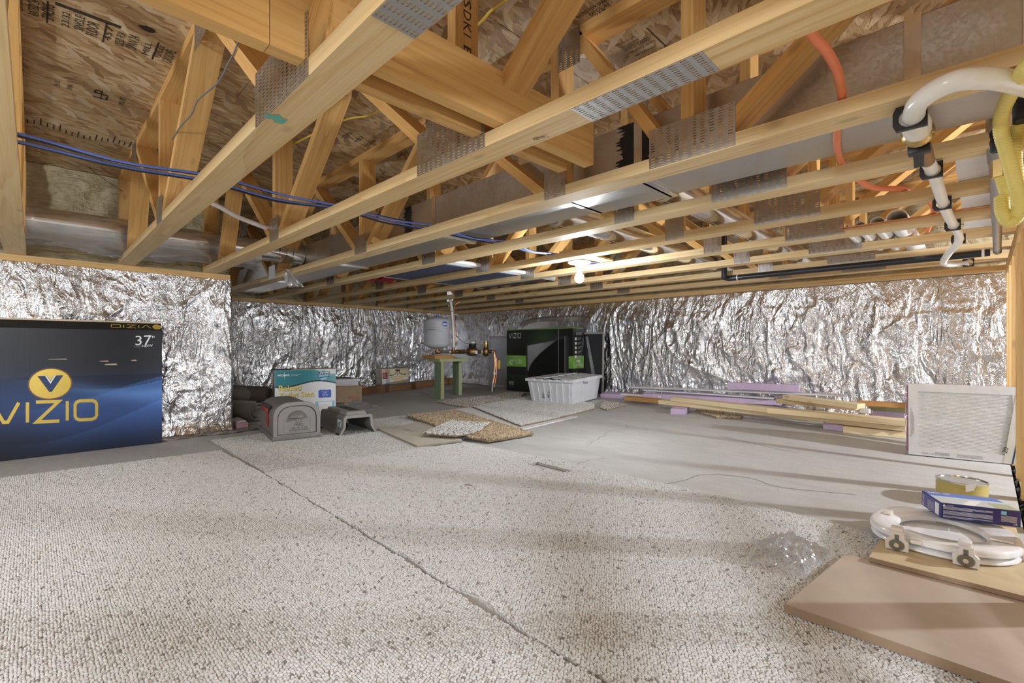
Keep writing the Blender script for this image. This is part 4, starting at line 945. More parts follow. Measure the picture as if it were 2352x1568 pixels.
disc(e, (0, rx*.62, 0), (0, 0, rz*.55), 'white_ink', t, .0020, 'emblem_letter', poly=[(-.42, 1), (-.28, 1), (0, .28), (.28, 1), (.42, 1), (0, -.02)])
a, b, c = fx(311, 793), fx(348, 791), fx(311, 771); lettering('37', a, b-a, (0, 0, c.z-a.z), 'white_ink', t)
a, b, c = fx(349, 776), fx(355, 776), fx(349, 771); lettering('"', a, b-a, (0, 0, c.z-a.z), 'white_ink', t)
a, b, c = fx(309, 797), fx(323, 797), fx(309, 792); lettering('LCD', a, b-a, (0, 0, c.z-a.z), 'grey_ink', t)
a, b, c = fx(326, 797), fx(351, 796), fx(326, 792); lettering('HDTV', a, b-a, (0, 0, c.z-a.z), 'white_ink', t, bold=.02)
sl = Vector((-.031, 0, .047)); o_ = Vector((BX+.001, .545, BH))+sl*.72
vizio(o_-Vector((0, .0, 0)), Vector((0, -.20, 0)), -sl*.42, 'gold_ink', t, .15, .0012)
disc(Vector((BX+.0015, .578, BH))+sl*.5, (0, -.024, 0), -sl*.36, 'gold_ink', t, .0012)
lettering('VAL', Vector((BX+.0015, .13, BH))+sl*.3, (0, -.045, .0), -sl*-.4, 'white_ink', t, .0014)
for (x, y, w_, h_) in ((228, 830, 16, 2), (240, 838, 22, 3), (301, 828, 10, 2), (110, 825, 30, 1)):
    p = fx(x, y); part('scuff', MB().add([p, p+Vector((.0005, w_*.0028, -.002)), p+Vector((.0005, w_*.0026, h_*.0028)), p+Vector((0, .004, h_*.002))], [(0, 1, 2, 3)]), 'cardboard_pale', t)
f = MB(); f.grid(60, 5, lambda u, v: (-4.06+.10*v+.02*math.sin(u*17), .58+u*.95, .004+.012*abs(math.sin(u*23+v*5))*(1-v)+.004*math.sin(u*50)))
solo('foil_strip', f, 'foil', 'strip of foil lying on the floor at the foot of the near foil wall', 'foil', 40)

# ------------------------------------------------------------------ mailbox and its mount
A_ = Vector((-3.374, 1.122, .0115)); 
mw = Matrix.Translation((-3.348, 1.277, .0085)) @ Matrix.Rotation(R(-9.2), 4, 'Z')
t = tag(link('mailbox', None, None, mw), 'grey plastic mailbox with a red flag, standing on the pale runner', 'mailbox')
def arch(w, zs, zt, n=18, z0=0.0):
    P = [(w, z0), (w, zs)]
    for k in range(1, n): a = math.pi*k/n; P.append((w*math.copysign(abs(math.cos(a))**.62, math.cos(a)), zs+(zt-zs)*math.sin(a)**.95))
    return P+[(-w, zs), (-w, z0)]
fxz = lambda a, b_, c: (c, a, b_)
part('base_plate', MB().rbox(-.60, .012, -.158, .158, 0, .030, .006, 2), 'mailbox_plastic', t, 40)
part('shell', MB().prism(arch(.143, .150, .248, z0=.028), -.575, -.012, fn=fxz), 'mailbox_plastic', t, 40)
part('front_rim', MB().ring(arch(.150, .152, .257, z0=.028), arch(.126, .143, .232, z0=.036), -.020, .006, fn=fxz), 'mailbox_pale', t, 40)
d = part('door', MB().prism(arch(.125, .142, .231, z0=.037), -.014, -.002, fn=fxz), 'mailbox_pale', t, 40)
part('door_gap', MB().ring(arch(.1262, .143, .2325, z0=.0358), arch(.121, .139, .226, z0=.04), -.0025, -.0012, fn=fxz), 'mailbox_dark', d)
hp = MB(); 
def bulge(u, v):
    a = math.pi*u; y = -.060+.120*u; s = math.sin(a)**.55; return (-.002+.034*s*math.sin(math.pi*(.08+.92*v)*.5)*(1 if v > .02 else 0), y, .150+.048*s*(1-v)+.0)
hp.grid(28, 8, bulge); part('door_handle', hp, 'mailbox_plastic', d, 60)
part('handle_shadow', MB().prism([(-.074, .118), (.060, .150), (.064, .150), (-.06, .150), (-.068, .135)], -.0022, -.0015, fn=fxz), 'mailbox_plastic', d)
part('panel_line', MB().ring([(-.085, .05), (.085, .05), (.085, .142), (.06, .148), (-.085, .148)], [(-.083, .052), (.083, .052), (.083, .141), (.059, .146), (-.083, .146)], -.0022, -.0012, fn=fxz), 'mailbox_plastic', d)
for body, w_, z, h_ in (('U.S.', .044, .113, .017), ('MAIL', .056, .090, .019), ('APPROVED BY THE', .106, .073, .010), ('POSTMASTER GENERAL', .126, .058, .010)):
    lettering(body, (-.002, -w_/2+.012, z), (0, w_, 0), (0, 0, h_), 'mailbox_dark', d, .0008)
fl_ = part('flag', MB().rbox(-.50, -.215, -.152, -.1435, .163, .198, .003, 2), 'red_plastic', t, 40)
part('flag_stem', MB().rbox(-.285, -.215, -.152, -.1435, .075, .164, .003, 2), 'red_plastic', fl_, 40)
part('flag_recess', MB().rbox(-.53, -.17, -.1440, -.1425, .198, .225, .0005, 1), 'mailbox_dark', t)
part('flag_pivot', MB().cyl((-.245, -.155, .078), (-.245, -.143, .078), .008, 12), 'orange_tube', fl_, 40)
mw = Matrix.Translation((-3.255, 1.676, .0085)) @ Matrix.Rotation(R(-6.0), 4, 'Z')
t = tag(link('mailbox_mount', None, None, mw), 'grey plastic mailbox post mount with an upside-down number plate, beside the mailbox', 'mailbox mount')
O = [(-.142, .0), (-.128, .012), (-.108, .05), (-.104, .118), (-.092, .134), (.092, .134), (.104, .118), (.108, .05), (.128, .012), (.142, .0)]
I = [(-.126, .0), (-.118, .008), (-.094, .05), (-.090, .108), (-.082, .116), (.082, .116), (.090, .108), (.094, .05), (.118, .008), (.126, .0)]
part('mount_shell', MB().ring(O, I, -.52, -.004, fn=fxz), 'mailbox_plastic', t, 35)
part('front_rim', MB().ring([(x*1.03, z*1.02) for x, z in O], I, -.005, .010, fn=fxz), 'mailbox_pale', t, 35)
part('top_rail', MB().hexa([(-.46, -.075, .134), (-.02, -.075, .134), (-.02, .075, .134), (-.46, .075, .134), (-.45, -.066, .158), (-.04, -.066, .158), (-.04, .066, .158), (-.45, .066, .158)]), 'mailbox_pale', t)
part('rail_slot', MB().box(-.42, -.10, -.02, .05, .1578, .159), 'mailbox_dark', t)
for x, y in ((-.03, -.134), (-.03, .134), (-.42, -.134), (-.42, .134)): part('foot', MB().rbox(x-.03, x+.03, y-.012, y+.012, 0, .010, .002, 1), 'black_plastic', t)
pl = part('number_plate', MB().box(-.115, -.045, -.1095, -.1065, .032, .100), 'label_white', t)
for k, ch in enumerate('304'): lettering(ch, (-.050-k*.021, -.1097, .092), (-.016, 0, 0), (0, 0, -.052), 'black_ink', pl, .0006, bold=.02)

# ------------------------------------------------------------------ raised toilet seat box
mw = Matrix.Translation((-4.33, 1.462, 0.001)) @ Matrix.Rotation(R(-12), 4, 'Z')
t = tag(link('seat_box', None, None, mw), 'teal and white box for a raised toilet seat, behind the mailbox', 'box')
WB, HB = .505, .440
part('carton', MB().box(-.165, 0, 0, WB, 0, HB), 'label_white', t)
part('carton_side', MB().box(-.165, 0, -.001, 0, 0, HB), 'galvanized', t)
part('open_flap', MB().box(-.165, .001, -.004, WB+.002, HB, HB+.006), 'cardboard', t); part('dark_gap', MB().box(-.10, .0015, -.02, .13, HB+.0005, HB+.007), 'black_ink', t)
fm_ = MB(); nu, nv = 110, 100; cols = []
for j in range(nv+1):
    for i in range(nu+1):
        u, v = i/nu, j/nv; z = v; edge = .715+.055*math.sin((u-.03)*6.2-.1+1.2*0)*1.0; edge = .70+.055*math.sin(2.2+ -(u*5.4))*-1
        w1 = z-edge
        c = (.80, .80, .81)
        if w1 > .028: c = (.045+.25*max(0, u-.55)*(1 if z < .93-.25*(u-.6) else 1.6), .26+.18*max(0, u-.45), .31+.18*max(0, u-.45))
        elif w1 > 0: c = (.02, .04, .05)
        if z > .9 and u > .58 and z > 1.02-(u-.58)*.35: c = (.66, .72, .74)
        cols.append((*c, 1))
fm_.grid(nu, nv, lambda u, v: (.0008, .001+u*(WB-.002), .001+v*(HB-.002))); part('front_print', fm_, 'print', t, cols=cols)
L_ = lambda body, y, z, w_, h_, m_, bold=0.0, lift=.0014: lettering(body, (.0006, y, z), (0, w_, 0), (0, 0, h_), m_, t, lift, bold=bold)
L_('MEDLINE', .022, .388, .095, .016, 'white_ink', .03); disc((.0006, .075, .392), (0, .022, 0), (0, 0, .036), 'white_ink', t, .0013, 'emblem', poly=[(0, 1), (.1, .12), (1, .1), (.1, -.05), (0, -1), (-.1, -.05), (-1, -.1), (-.1, .12)])
L_('ADVANCING THE HEALTH', .125, .398, .085, .006, 'white_ink'); L_('OF THE WORLD', .125, .388, .06, .006, 'white_ink')
disc((.0006, .395, .388), (0, .040, 0), (0, 0, .047), 'sky_ink', t, .0012, 'round_badge')
part('badge_bar', MB().add([(.0022, .352, .388), (.0022, .452, .398), (.0022, .452, .424), (.0022, .352, .414)], [(0, 1, 2, 3)]), 'black_ink', t); lettering('LIFETIME', (.0022, .356, .393), (0, .092, .0092), (0, 0, .018), 'white_ink', t, .0008, bold=.03)
part('badge_bar', MB().add([(.0022, .352, .362), (.0022, .452, .372), (.0022, .452, .378), (.0022, .352, .368)], [(0, 1, 2, 3)]), 'black_ink', t)
for dy, dz, m_, lf in ((.0022, -.0022, 'black_ink', .0010), (0, 0, 'yellow_ink', .0018)):
    L_('Raised', .030+dy, .258+dz, .180, .050, m_, .03, lf); L_('Toilet Seat', .032+dy, .198+dz, .285, .048, m_, .03, lf)
part('blue_badge', MB().prism([(-.05, -.035), (.05, -.035), (.055, -.025), (.055, .03), (.045, .036), (-.045, .036), (-.055, .03), (-.055, -.025)], 0, .0012, fn=lambda a, b_, c: (.0010+c, .410+a, .218+b_)), 'blue_ink', t)
for k, (bd, w_) in enumerate((('Supports', .06), ('up to', .03), ('350 lbs', .05), ('159 kg', .04))): lettering(bd, (.0024, .410-w_/2, .238-k*.015), (0, w_, 0), (0, 0, .009), 'white_ink', t, .0005)
part('picture_panel', MB().box(.0010, .0016, .33, .495, .03, .150), 'sky_ink', t); part('picture_tank', MB().prism([(.37, .03), (.46, .03), (.475, .145), (.35, .145)], 0.0018, .0024, fn=lambda a, b_, c: (c, a, b_)), 'label_white', t)

# dark carpet rolls behind the mailbox, and flat pieces below them
def roll(name, p0, p1, r, label, turns=2.2):
    p0, p1 = Vector(p0), Vector(p1); d = (p1-p0).normalized(); u = Vector((0, 0, 1)); w_ = d.cross(u)
    m = MB(); n = 64; prof = []
    for k in range(n+1):
        a = k/n*turns*2*math.pi; rr = r*(1-.72*(1-k/n)); prof.append((a, rr))
    for q, s_ in ((p0, 0), (p1, 1)):
        for a, rr in prof: m.v.append(tuple(q+u*(rr*math.sin(a))*.86+w_*rr*math.cos(a)))
    for a, rr in prof: pass
    N = n+1; m.f = [(k, k+1, N+k+1, N+k) for k in range(n)]; m.mi = [0]*n
    o = solo(name, m, 'dark_carpet', label, 'carpet roll', 60); sd = o.modifiers.new('thickness', 'SOLIDIFY'); sd.thickness = .011; sd.offset = -1
    return o
roll('carpet_roll', (-4.98, 1.16, .225), (-4.62, 1.52, .205), .085, 'dark grey carpet roll lying on top, leaning past the foil wall corner')
roll('carpet_roll', (-4.78, 1.17, .105), (-4.40, 1.36, .095), .095, 'lower dark grey carpet roll behind the mailbox, open end showing')
solo('pink_sheet', MB().rbox(-4.42, -4.14, 1.12, 1.20, .004, .045, .002, 1), 'pink_sheet', 'dull pink slab lying by the foot of the foil corner', 'slab', None)
solo('grey_sheet', MB().hexa([(-4.38, 1.125, .047), (-4.16, 1.125, .047), (-4.16, 1.19, .047), (-4.38, 1.19, .047), (-4.38, 1.125, .055), (-4.16, 1.125, .052), (-4.16, 1.19, .056), (-4.38, 1.19, .062)]), 'white_board', 'pale sheet lying on the dull pink slab', 'sheet')

# ------------------------------------------------------------------ cardboard box, white slabs, wall boards, lamp box
c0 = fl(831, 923)
mw = Matrix.Translation((c0.x, c0.y, zf(c0.y)+.001)) @ Matrix.Rotation(R(-22), 4, 'Z')
t = tag(link('cardboard_box', None, None, mw), 'plain brown cardboard box beside the teal and white one', 'box')
part('carton', MB().rbox(-.36, 0, -.50, 0, 0, .186, .002, 1), 'cardboard', t); part('box_flap', MB().box(-.18, .0015, -.502, .001, .150, .1865), 'cardboard', t)
for k, (y, w_) in enumerate(((-.15, .125), (-.11, .085), (-.11, .085))): part('text_line', MB().box(.0005, .0012, y, y+w_, .055-k*.022, .062-k*.022), 'red_ink' if k < 2 else 'navy_ink', t)
for k in range(2): part('text_line', MB().box(.0005, .0012, -.33, -.27, .045-k*.018, .051-k*.018), 'red_ink', t)
for k in range(5):
    m2 = mw @ Matrix.Translation((-.06-.012*(k % 2), -.03+.006*k-.008*(k % 3), .188+k*.0155)) @ Matrix.Rotation(R(2.0*(k % 3)-1), 4, 'Z')
    solo('white_slab', MB().rbox(-.27, 0, -.36, 0, 0, .0145, .002, 1), 'white_board', ['lowest white slab stacked on the brown cardboard box', 'second white slab up on the brown cardboard box', 'middle white slab stacked on the brown cardboard box', 'fourth white slab up on the brown cardboard box', 'topmost white slab of the stack on the brown box'][k], 'slab', None, m2, 'white slabs on the cardboard box')
solo('dark_pad', MB().hexa([(-.26, -.36, 0), (-.02, -.36, 0), (-.02, -.06, 0), (-.26, -.06, 0), (-.26, -.36, .03), (-.03, -.36, .03), (-.03, -.10, .006), (-.26, -.10, .006)]), 'dark_carpet', 'dark sloping pad on top of the white slabs', 'pad', None, mw @ Matrix.Translation((-.06, -.03, .2665)))
cc = fl(795, 944); solo('plastic_wrap', crumple((cc.x-.05, cc.y+.10, zf(cc.y)+.001), .17, .24, .085, 5), 'clear_film', 'crumpled clear plastic wrap in front of the brown cardboard box', 'plastic wrap', 40)
p0, p1 = Vector((-5.79, 2.72, 0)), Vector((-5.80, 4.60, 0))
mwb = Matrix.Translation((-5.80, 2.55, zf(2.55)+.001)) @ Matrix.Rotation(TILT, 4, 'X')
Z90 = Matrix.Rotation(R(90), 4, 'Z')
t = solo('wall_board', MB().rbox(0, 2.06, -.07, .07, 0, .089, .002, 1), 'brown_wood', 'long brown board lying along the foot of the set-back foil wall', 'board', None, mwb @ Z90)
solo('wall_board', MB().rbox(.0, .52, -.072, .065, 0.0895, .104, .001, 1), 'orange_wood', 'short flat board end lying on the long brown board', 'board', None, mwb @ Z90)
mwl = mwb @ Matrix.Translation((.0, .75, .0905)) @ Matrix.Rotation(R(-3), 4, 'Z')
t = tag(link('lamp_box', None, None, mwl), 'light fixture box with a hanging bowl lamp pictured, on the wall board', 'box')
LW, LH = .40, .225
part('carton', MB().box(-.06, .085, 0, LW, 0, LH), 'cardboard_pale', t); part('carton_lid', MB().box(-.06, .0855, -.001, LW+.001, LH, LH+.002), 'navy_ink', t)
g = MB(); cols = []; nu, nv = 60, 36
for j in range(nv+1):
    for i in range(nu+1):
        u, v = i/nu, j/nv; c = (.78, .70, .48) if v > .45+.15*math.sin(u*4) else (.82, .82, .80)
        if v < .26 and v < .10+.22*u: c = (.42, .29, .18)
        if v < .07: c = (.05, .13, .22)
        cols.append((*c, 1))
g.grid(nu, nv, lambda u, v: (.0860, u*LW, v*LH)); part('front_print', g, 'print', t, cols=cols)
fy = lambda a, b_, c: (c, a, b_); lc = .235
bowl = [(lc+.108*math.cos(a), .118-.075*math.sin(a)**.9) for a in [math.pi*k/20 for k in range(21)]]
part('pictured_bowl', MB().prism(bowl, .0862, .0872, fn=fy), 'alabaster', t)
part('pictured_rod', MB().prism([(lc-.004, .12), (lc+.004, .12), (lc+.004, .205), (lc-.004, .205)], .0862, .0870, fn=fy), 'dark_bronze', t); part('pictured_cap', MB().prism([(lc-.036, .205), (lc+.036, .205), (lc+.028, .182), (lc-.028, .182)], .0862, .0876, fn=fy), 'dark_bronze', t)
for s_ in (-1, 1):
    vs, fs = ribbon([(lc+s_*.02, .19), (lc+s_*.03, .155), (lc+s_*.055, .135), (lc+s_*.108, .130), (lc+s_*.115, .140), (lc+s_*.113, .118)], .009); part('pictured_arm', MB().add([(.0878, v.x, v.y) for v in vs], fs), 'dark_bronze', t)
part('pictured_tip', MB().prism([(lc-.008, .043), (lc+.008, .043), (lc, .03)], .0862, .0876, fn=fy), 'dark_bronze', t)
part('red_label', MB().box(.0862, .087, .008, .082, .09, .175), 'red_ink', t)
for k in range(4): part('text_line', MB().box(.0872, .0876, .018, .07, .155-k*.016, .161-k*.016), 'silver_ink', t)
part('text_line', MB().box(.0864, .087, .02, .095, .196, .201), 'orange_tube', t)
w_ = MB(); w_.grid(14, 12, lambda u, v: (-.062+.155*u+.006*math.sin(v*12+u*7), -.018+.02*math.sin(u*9+v*5)*v-.012*math.sin(v*15), .002+v*(LH+.006))); part('shrink_wrap', w_, 'clear_film', t, 50)

# ------------------------------------------------------------------ pressure tank, meter and pipes
t = thing('tank_stand', 'small green treated stand with two board legs under the grey tank', 'stand', (-4.6, 3.55, zf(3.5)))
for (x, y) in ((-4.535, 3.335), (-4.655, 3.70)):
    beam('leg', (x, y+.025, zf(y+.05)+.0005), (x, y+.025, .470), .12, .05, 'green_wood', t, up=(0, 1, 0))
    beam('leg_edge', (x+.0607, y+.025, zf(y+.05)+.003), (x+.0607, y+.025, .468), .001, .046, 'pale_green_wood', t, up=(0, 1, 0))
ybeam('top_board', -4.72, -4.475, 3.32, 3.76, .4705, .508, 'pale_green_wood', t)
tag(ybeam('plank_block', -4.75, -4.50, 3.27, 3.545, .5085, .546, 'orange_wood'), 'short brown plank on top of the green stand', 'plank')
TX, TY = -4.63, 3.40
t = thing('pressure_tank', 'grey pressure tank with a round blue label above the green stand', 'tank', (TX, TY, .547))
part('tank_body', MB().lathe([(.02, .622), (.07, .628), (.115, .640), (.145, .660), (.157, .688), (.157, .800), (.159, .803), (.159, .812), (.157, .815), (.157, .930), (.150, .955), (.13, .975), (.09, .993), (.04, 1.004), (.004, 1.006)], 44, (TX, TY, 0)), 'tank_grey', t, 50)
part('blue_cap', MB().lathe([(.017, 1.004), (.017, 1.03), (.012, 1.034)], 14, (TX, TY, 0)), 'label_blue', t, 40)
va = math.atan2(-TY, -TX)
def wrap(a0, a1, z0, z1, mat, name, r=.1582, ell=False):
    m = MB()
    if ell: 
        n = 28; m.v = [(TX+r*math.cos((a0+a1)/2+(a1-a0)/2*math.cos(q)), TY+r*math.sin((a0+a1)/2+(a1-a0)/2*math.cos(q)), (z0+z1)/2+(z1-z0)/2*math.sin(q)) for q in [2*math.pi*k/n for k in range(n)]]; m.f = [tuple(range(n))]; m.mi = [0]
    else: m.grid(10, 1, lambda u, v: (TX+r*math.cos(a0+u*(a1-a0)), TY+r*math.sin(a0+u*(a1-a0)), z0+v*(z1-z0)))
    return part(name, m, mat, t, 60)
wrap(va+.34, va+.86, .885, .945, 'label_blue', 'round_label', .1588, True)
wrap(va+.38, va+.82, .908, .921, 'label_white', 'label_band', .1596)
for k in range(8): wrap(va-.78, va-.08-(.15 if k in (3, 6) else 0), .925-k*.012, .929-k*.012, 'grey_ink' if k < 6 else 'black_ink', 'label_text', .1584)
t = thing('water_meter', 'brass water meter and valve on pipes beside the grey tank', 'meter', (-4.60, 3.75, .547))
PX = lambda y: -4.62+(y-3.4)*.10
Zp = .585
def seg(name, y0, y1, r, mat, r1=None, n=16): return part(name, MB().cyl((PX(y0), y0, Zp), (PX(y1), y1, Zp), r, n, 0, r1), mat, t, 40)
part('tank_nipple', MB().cyl((TX, TY, Zp), (TX, TY, .624), .016, 14), 'old_brass', t, 40)
part('elbow', MB().tube(catmull([(TX, TY-.002, Zp+.02), (TX, TY, Zp), (PX(3.43), 3.43, Zp)], 5), .026, 14), 'old_brass', t, 50)
seg('steel_nipple', 3.44, 3.56, .016, 'steel_dull'); seg('thread_tape', 3.555, 3.57, .018, 'label_white'); seg('tee', 3.57, 3.68, .024, 'old_brass'); part('tee_neck', MB().cyl((PX(3.62), 3.62, Zp), (PX(3.62), 3.62, Zp+.055), .020, 14), 'old_brass', t, 40)
seg('union', 3.69, 3.78, .026, 'old_brass', None, 8); seg('meter_neck', 3.78, 3.83, .016, 'old_brass')
part('meter_body', MB().lathe([(.02, -.055), (.06, -.045), (.075, -.02), (.075, .02), (.058, .045), (.045, .055)], 24, (PX(3.90), 3.90, Zp)), 'old_brass', t, 45); part('meter_register', MB().lathe([(.044, .056), (.047, .06), (.047, .10), (.040, .105)], 20, (PX(3.90), 3.90, Zp)), 'black_plastic', t, 40); part('register_lid', MB().lathe([(.03, .1055), (.03, .125), (.026, .128)], 16, (PX(3.905), 3.905, Zp)), 'label_white', t, 40)
part('meter_tag', MB().box(PX(3.9)+.074, PX(3.9)+.077, 3.88, 3.92, Zp-.03, Zp+.015), 'label_white', t)
seg('meter_neck', 3.97, 4.03, .018, 'old_brass'); seg('thread_tape', 4.03, 4.045, .020, 'label_white')
vy = 4.11; part('regulator_body', MB().lathe([(.02, -.06), (.036, -.045), (.042, -.01), (.042, .02), (.03, .045), (.026, .05)], 20, (PX(vy), vy, Zp)), 'old_brass', t, 45); part('regulator_stem', MB().lathe([(.026, .05), (.028, .055), (.028, .12), (.016, .125), (.016, .135)], 16, (PX(vy), vy, Zp)), 'brass', t, 40)
seg('coupling', 4.15, 4.20, .022, 'old_brass'); seg('thread_tape', 4.20, 4.21, .021, 'label_white')
CX_, CY_ = -4.53, 4.245
part('copper_elbow', MB().tube(catmull([(PX(4.21), 4.21, Zp), (CX_, 4.24, Zp-.004), (CX_, CY_, Zp-.04)], 6), .019, 14), 'copper', t, 50)
bx, by = fl(1143, 906).x, fl(1143, 906).y; bx, by = CX_+.0, CY_-.03
part('copper_riser', MB().tube(catmull([(CX_, CY_, Zp-.03), (CX_+.01, CY_+.0, .42), (CX_+.005, CY_-.012, .25), (bx, by, zf(by)+.10)], 6), .0165, 14), 'copper', t, 50)
part('copper_branch', MB().tube(catmull([(CX_+.03, CY_+.01, .50), (CX_+.036, CY_, .3), (bx+.03, by, .12)], 6), .006, 8), 'copper', t, 50)
part('grey_sleeve', MB().tube([(bx, by, zf(by)+.12), (bx-.004, by-.004, zf(by)+.0005)], [.026, .030], 16), 'steel_dull', t, 40)
for z, m_ in ((.30, 'label_white'), (.44, 'brass'), (.50, 'brass')): part('tape_band', MB().cyl((CX_+.008, CY_-.008 if z < .4 else CY_, z-.015 if z < .4 else z-.006), (CX_+.008, CY_-.008 if z < .4 else CY_, z+.015 if z < .4 else z+.006), .019, 14), m_, t, 40)
part('yellow_tag', MB().box(CX_+.045, CX_+.050, CY_+.02, CY_+.06, .36, .47), 'yellow_cable', t); part('tag_string', MB().tube([(CX_, CY_, .49), (CX_+.048, CY_+.04, .47)], .002, 6), 'black_cable', t)
# white riser with thin copper lines
rx_, ry_ = PX(3.62), 3.62; tp = atY(1037, 668, 3.62)
t = thing('white_riser', 'white plastic pipe rising from the meter line up to the trusses', 'pipe', (rx_, ry_, Zp+.055))
part('pipe_run', MB().tube(catmull([(rx_, ry_, Zp+.056), (rx_-.005, ry_, .8), (tp.x+.01, ry_, 1.1), (tp.x, ry_-.02, 1.235)], 5), .0165, 14), 'pex_white', t, 50)
for k, dx in enumerate((.022, .030)): part('copper_wire', MB().tube(catmull([(rx_+dx, ry_+.012, Zp+.12), (rx_+dx-.006, ry_+.012, .85), (tp.x+dx+.004, ry_+.01, 1.12), (tp.x+dx+.02+.04*k, ry_+.06, 1.20)], 6), .003, 6), 'copper', t, 50)
for z in (.76, 1.08): part('tie_band', MB().cyl((rx_+(tp.x-rx_)*(z-.64)/.6, ry_, z), (rx_+(tp.x-rx_)*(z-.64)/.6, ry_, z+.006), .020, 12), 'black_plastic', t)
cable('copper_wire', [(rx_+.03, ry_+.02, .78), (PX(3.75)+.03, 3.75, .70), (PX(3.9)+.0, 3.88, .685), (PX(4.05), 4.05, .675), (PX(4.11)+.01, 4.10, .672)], .0028, 'copper', 'thin copper wire strung above the brass water meter', 'wire', 6)

# ------------------------------------------------------------------ the 42 inch television box, screens, window well cover, tote
p = fl(1164.5, 896); q = fl(1216, 901)
GX, GY, GZ = p.x, (p.y+q.y)/2, zf((p.y+q.y)/2)+.001
rt = atY(1316, 800, GY); GW = rt.x-GX; GH = .64+(797.5-759)/1088*(-CT*GX+ST*GY)-GZ
t = thing('television_box', 'black and green printed television box behind the white tote', 'box', (GX, GY, GZ), local=True)
part('carton', MB().rbox(0, GW, 0, .21, 0, GH, .004, 1), 'black_ink', t)
def art(u, v):
    c = np.array([.012, .014, .013])+np.array([.02, .05, .01])*math.exp(-((u-.6)**2+(v-.85)**2)/.03)
    if .40 < v < .585: c = np.array([.17, .40, .06])+np.array([.10, .14, .05])*(.5+.5*math.sin(u*16+v*20))
    if v < .28: c = np.array([.012, .014, .013])+np.array([.012, .022, .008])*(v/.28)
    if .32 < u < .945:                                       # pictured television
        s = (u-.32)/.625; top = .775+.125*s; bot = .20
        if bot < v < top:
            c = np.array([.035, .037, .04])
            if .345 < u < .905 and bot+.05 < v < top-.035:
                c = np.array([.006, .006, .007]); e = v-(.34+.50*max(0, (u-.36)/.44)**.62)
                if e > 0 and u < .80: c = np.array([.36, .37, .38])*(.6+1.1*(v-.4))*(1-.85*max(0, u-.5)/.3)
            if .89 < u < .90: c = np.array([.35, .35, .36])
    return c
g = MB(); nu, nv = 150, 110; cols = [(*art(i/nu, j/nv), 1) for j in range(nv+1) for i in range(nu+1)]
g.grid(nu, nv, lambda u, v: (.001+u*(GW-.002), -.0008, .001+v*(GH-.002))); part('front_print', g, 'print', t, cols=cols)
g = MB(); cols = [(*((np.array([.20, .44, .08])+np.array([.1, .14, .06])*(.5+.5*math.sin(i*.9+j*.5))) if .40 < j/60 < .59 else np.array([.016, .018, .017])), 1) for j in range(61) for i in range(11)]
g.grid(10, 60, lambda u, v: (GW+.0008, .001+u*.208, .001+v*(GH-.002))); part('side_print', g, 'print', t, cols=cols)
part('green_edge', MB().hexa([(0, 0, GH-.001), (GW, 0, GH-.001), (GW, .21, GH-.001), (0, .21, GH-.001), (.01, .02, GH+.012), (GW-.01, .02, GH+.012), (GW-.01, .19, GH+.012), (.01, .19, GH+.012)]), 'lime_ink', t)
vizio((.045, -.001, GH*.875), (GW*.195, 0, 0), (0, 0, GH*.075), 'silver_ink', t, .17, .0008)
lettering('42"', (.045, -.001, GH*.435), (GW*.085, 0, 0), (0, 0, GH*.085), 'white_ink', t); lettering('LCD', (.045+GW*.1, -.001, GH*.455), (GW*.11, 0, 0), (0, 0, GH*.065), 'white_ink', t); lettering('HDTV', (.045+GW*.11, -.001, GH*.425), (GW*.06, 0, 0), (0, 0, GH*.016), 'white_ink', t)
for k in range(3): part('emblem_bar', MB().box(.05, .05+GW*.075, -.0016, -.001, GH*(.105+k*.021), GH*(.114+k*.021)), 'silver_ink', t)
part('emblem_stem', MB().box(.05, .058, -.0016, -.001, GH*.105, GH*.156), 'silver_ink', t); lettering('E SERIES', (.05, -.001, GH*.065), (GW*.075, 0, 0), (0, 0, GH*.016), 'grey_ink', t)
part('hand_hole', MB().box(GW*.21, GW*.25, -.0016, -.001, GH*.09, GH*.13), 'black_ink', t)
part('tape_seam', MB().box(GW*.80, GW*.806, -.0016, -.001, 0.02, GH), 'grey_ink', t)
vizio((GW+.001, .055, GH*.905), (0, .105, 0), (0, 0, GH*.035), 'silver_ink', t, .18, .0008)
for k in range(5):
    z = GH*(.845-k*.066); part('icon', MB().rbox(GW+.0008, GW+.0018, .035, .07, z-.016, z+.016, .0003, 1), 'label_white', t)
    for j in range(3): part('text_line', MB().box(GW+.0008, GW+.0016, .09, .165-.02*j, z+.010-j*.012, z+.014-j*.012), 'silver_ink', t)
part('label_patch', MB().box(GW+.0008, GW+.0016, .07, .135, GH*.495, GH*.53), 'label_white', t); part('label_patch', MB().box(GW+.0008, GW+.0016, .08, .135, GH*.455, GH*.475), 'silver_ink', t)
lettering('42" LCD', (GW+.001, .05, GH*.44), (0, .12, 0), (0, 0, GH*.03), 'white_ink', t)
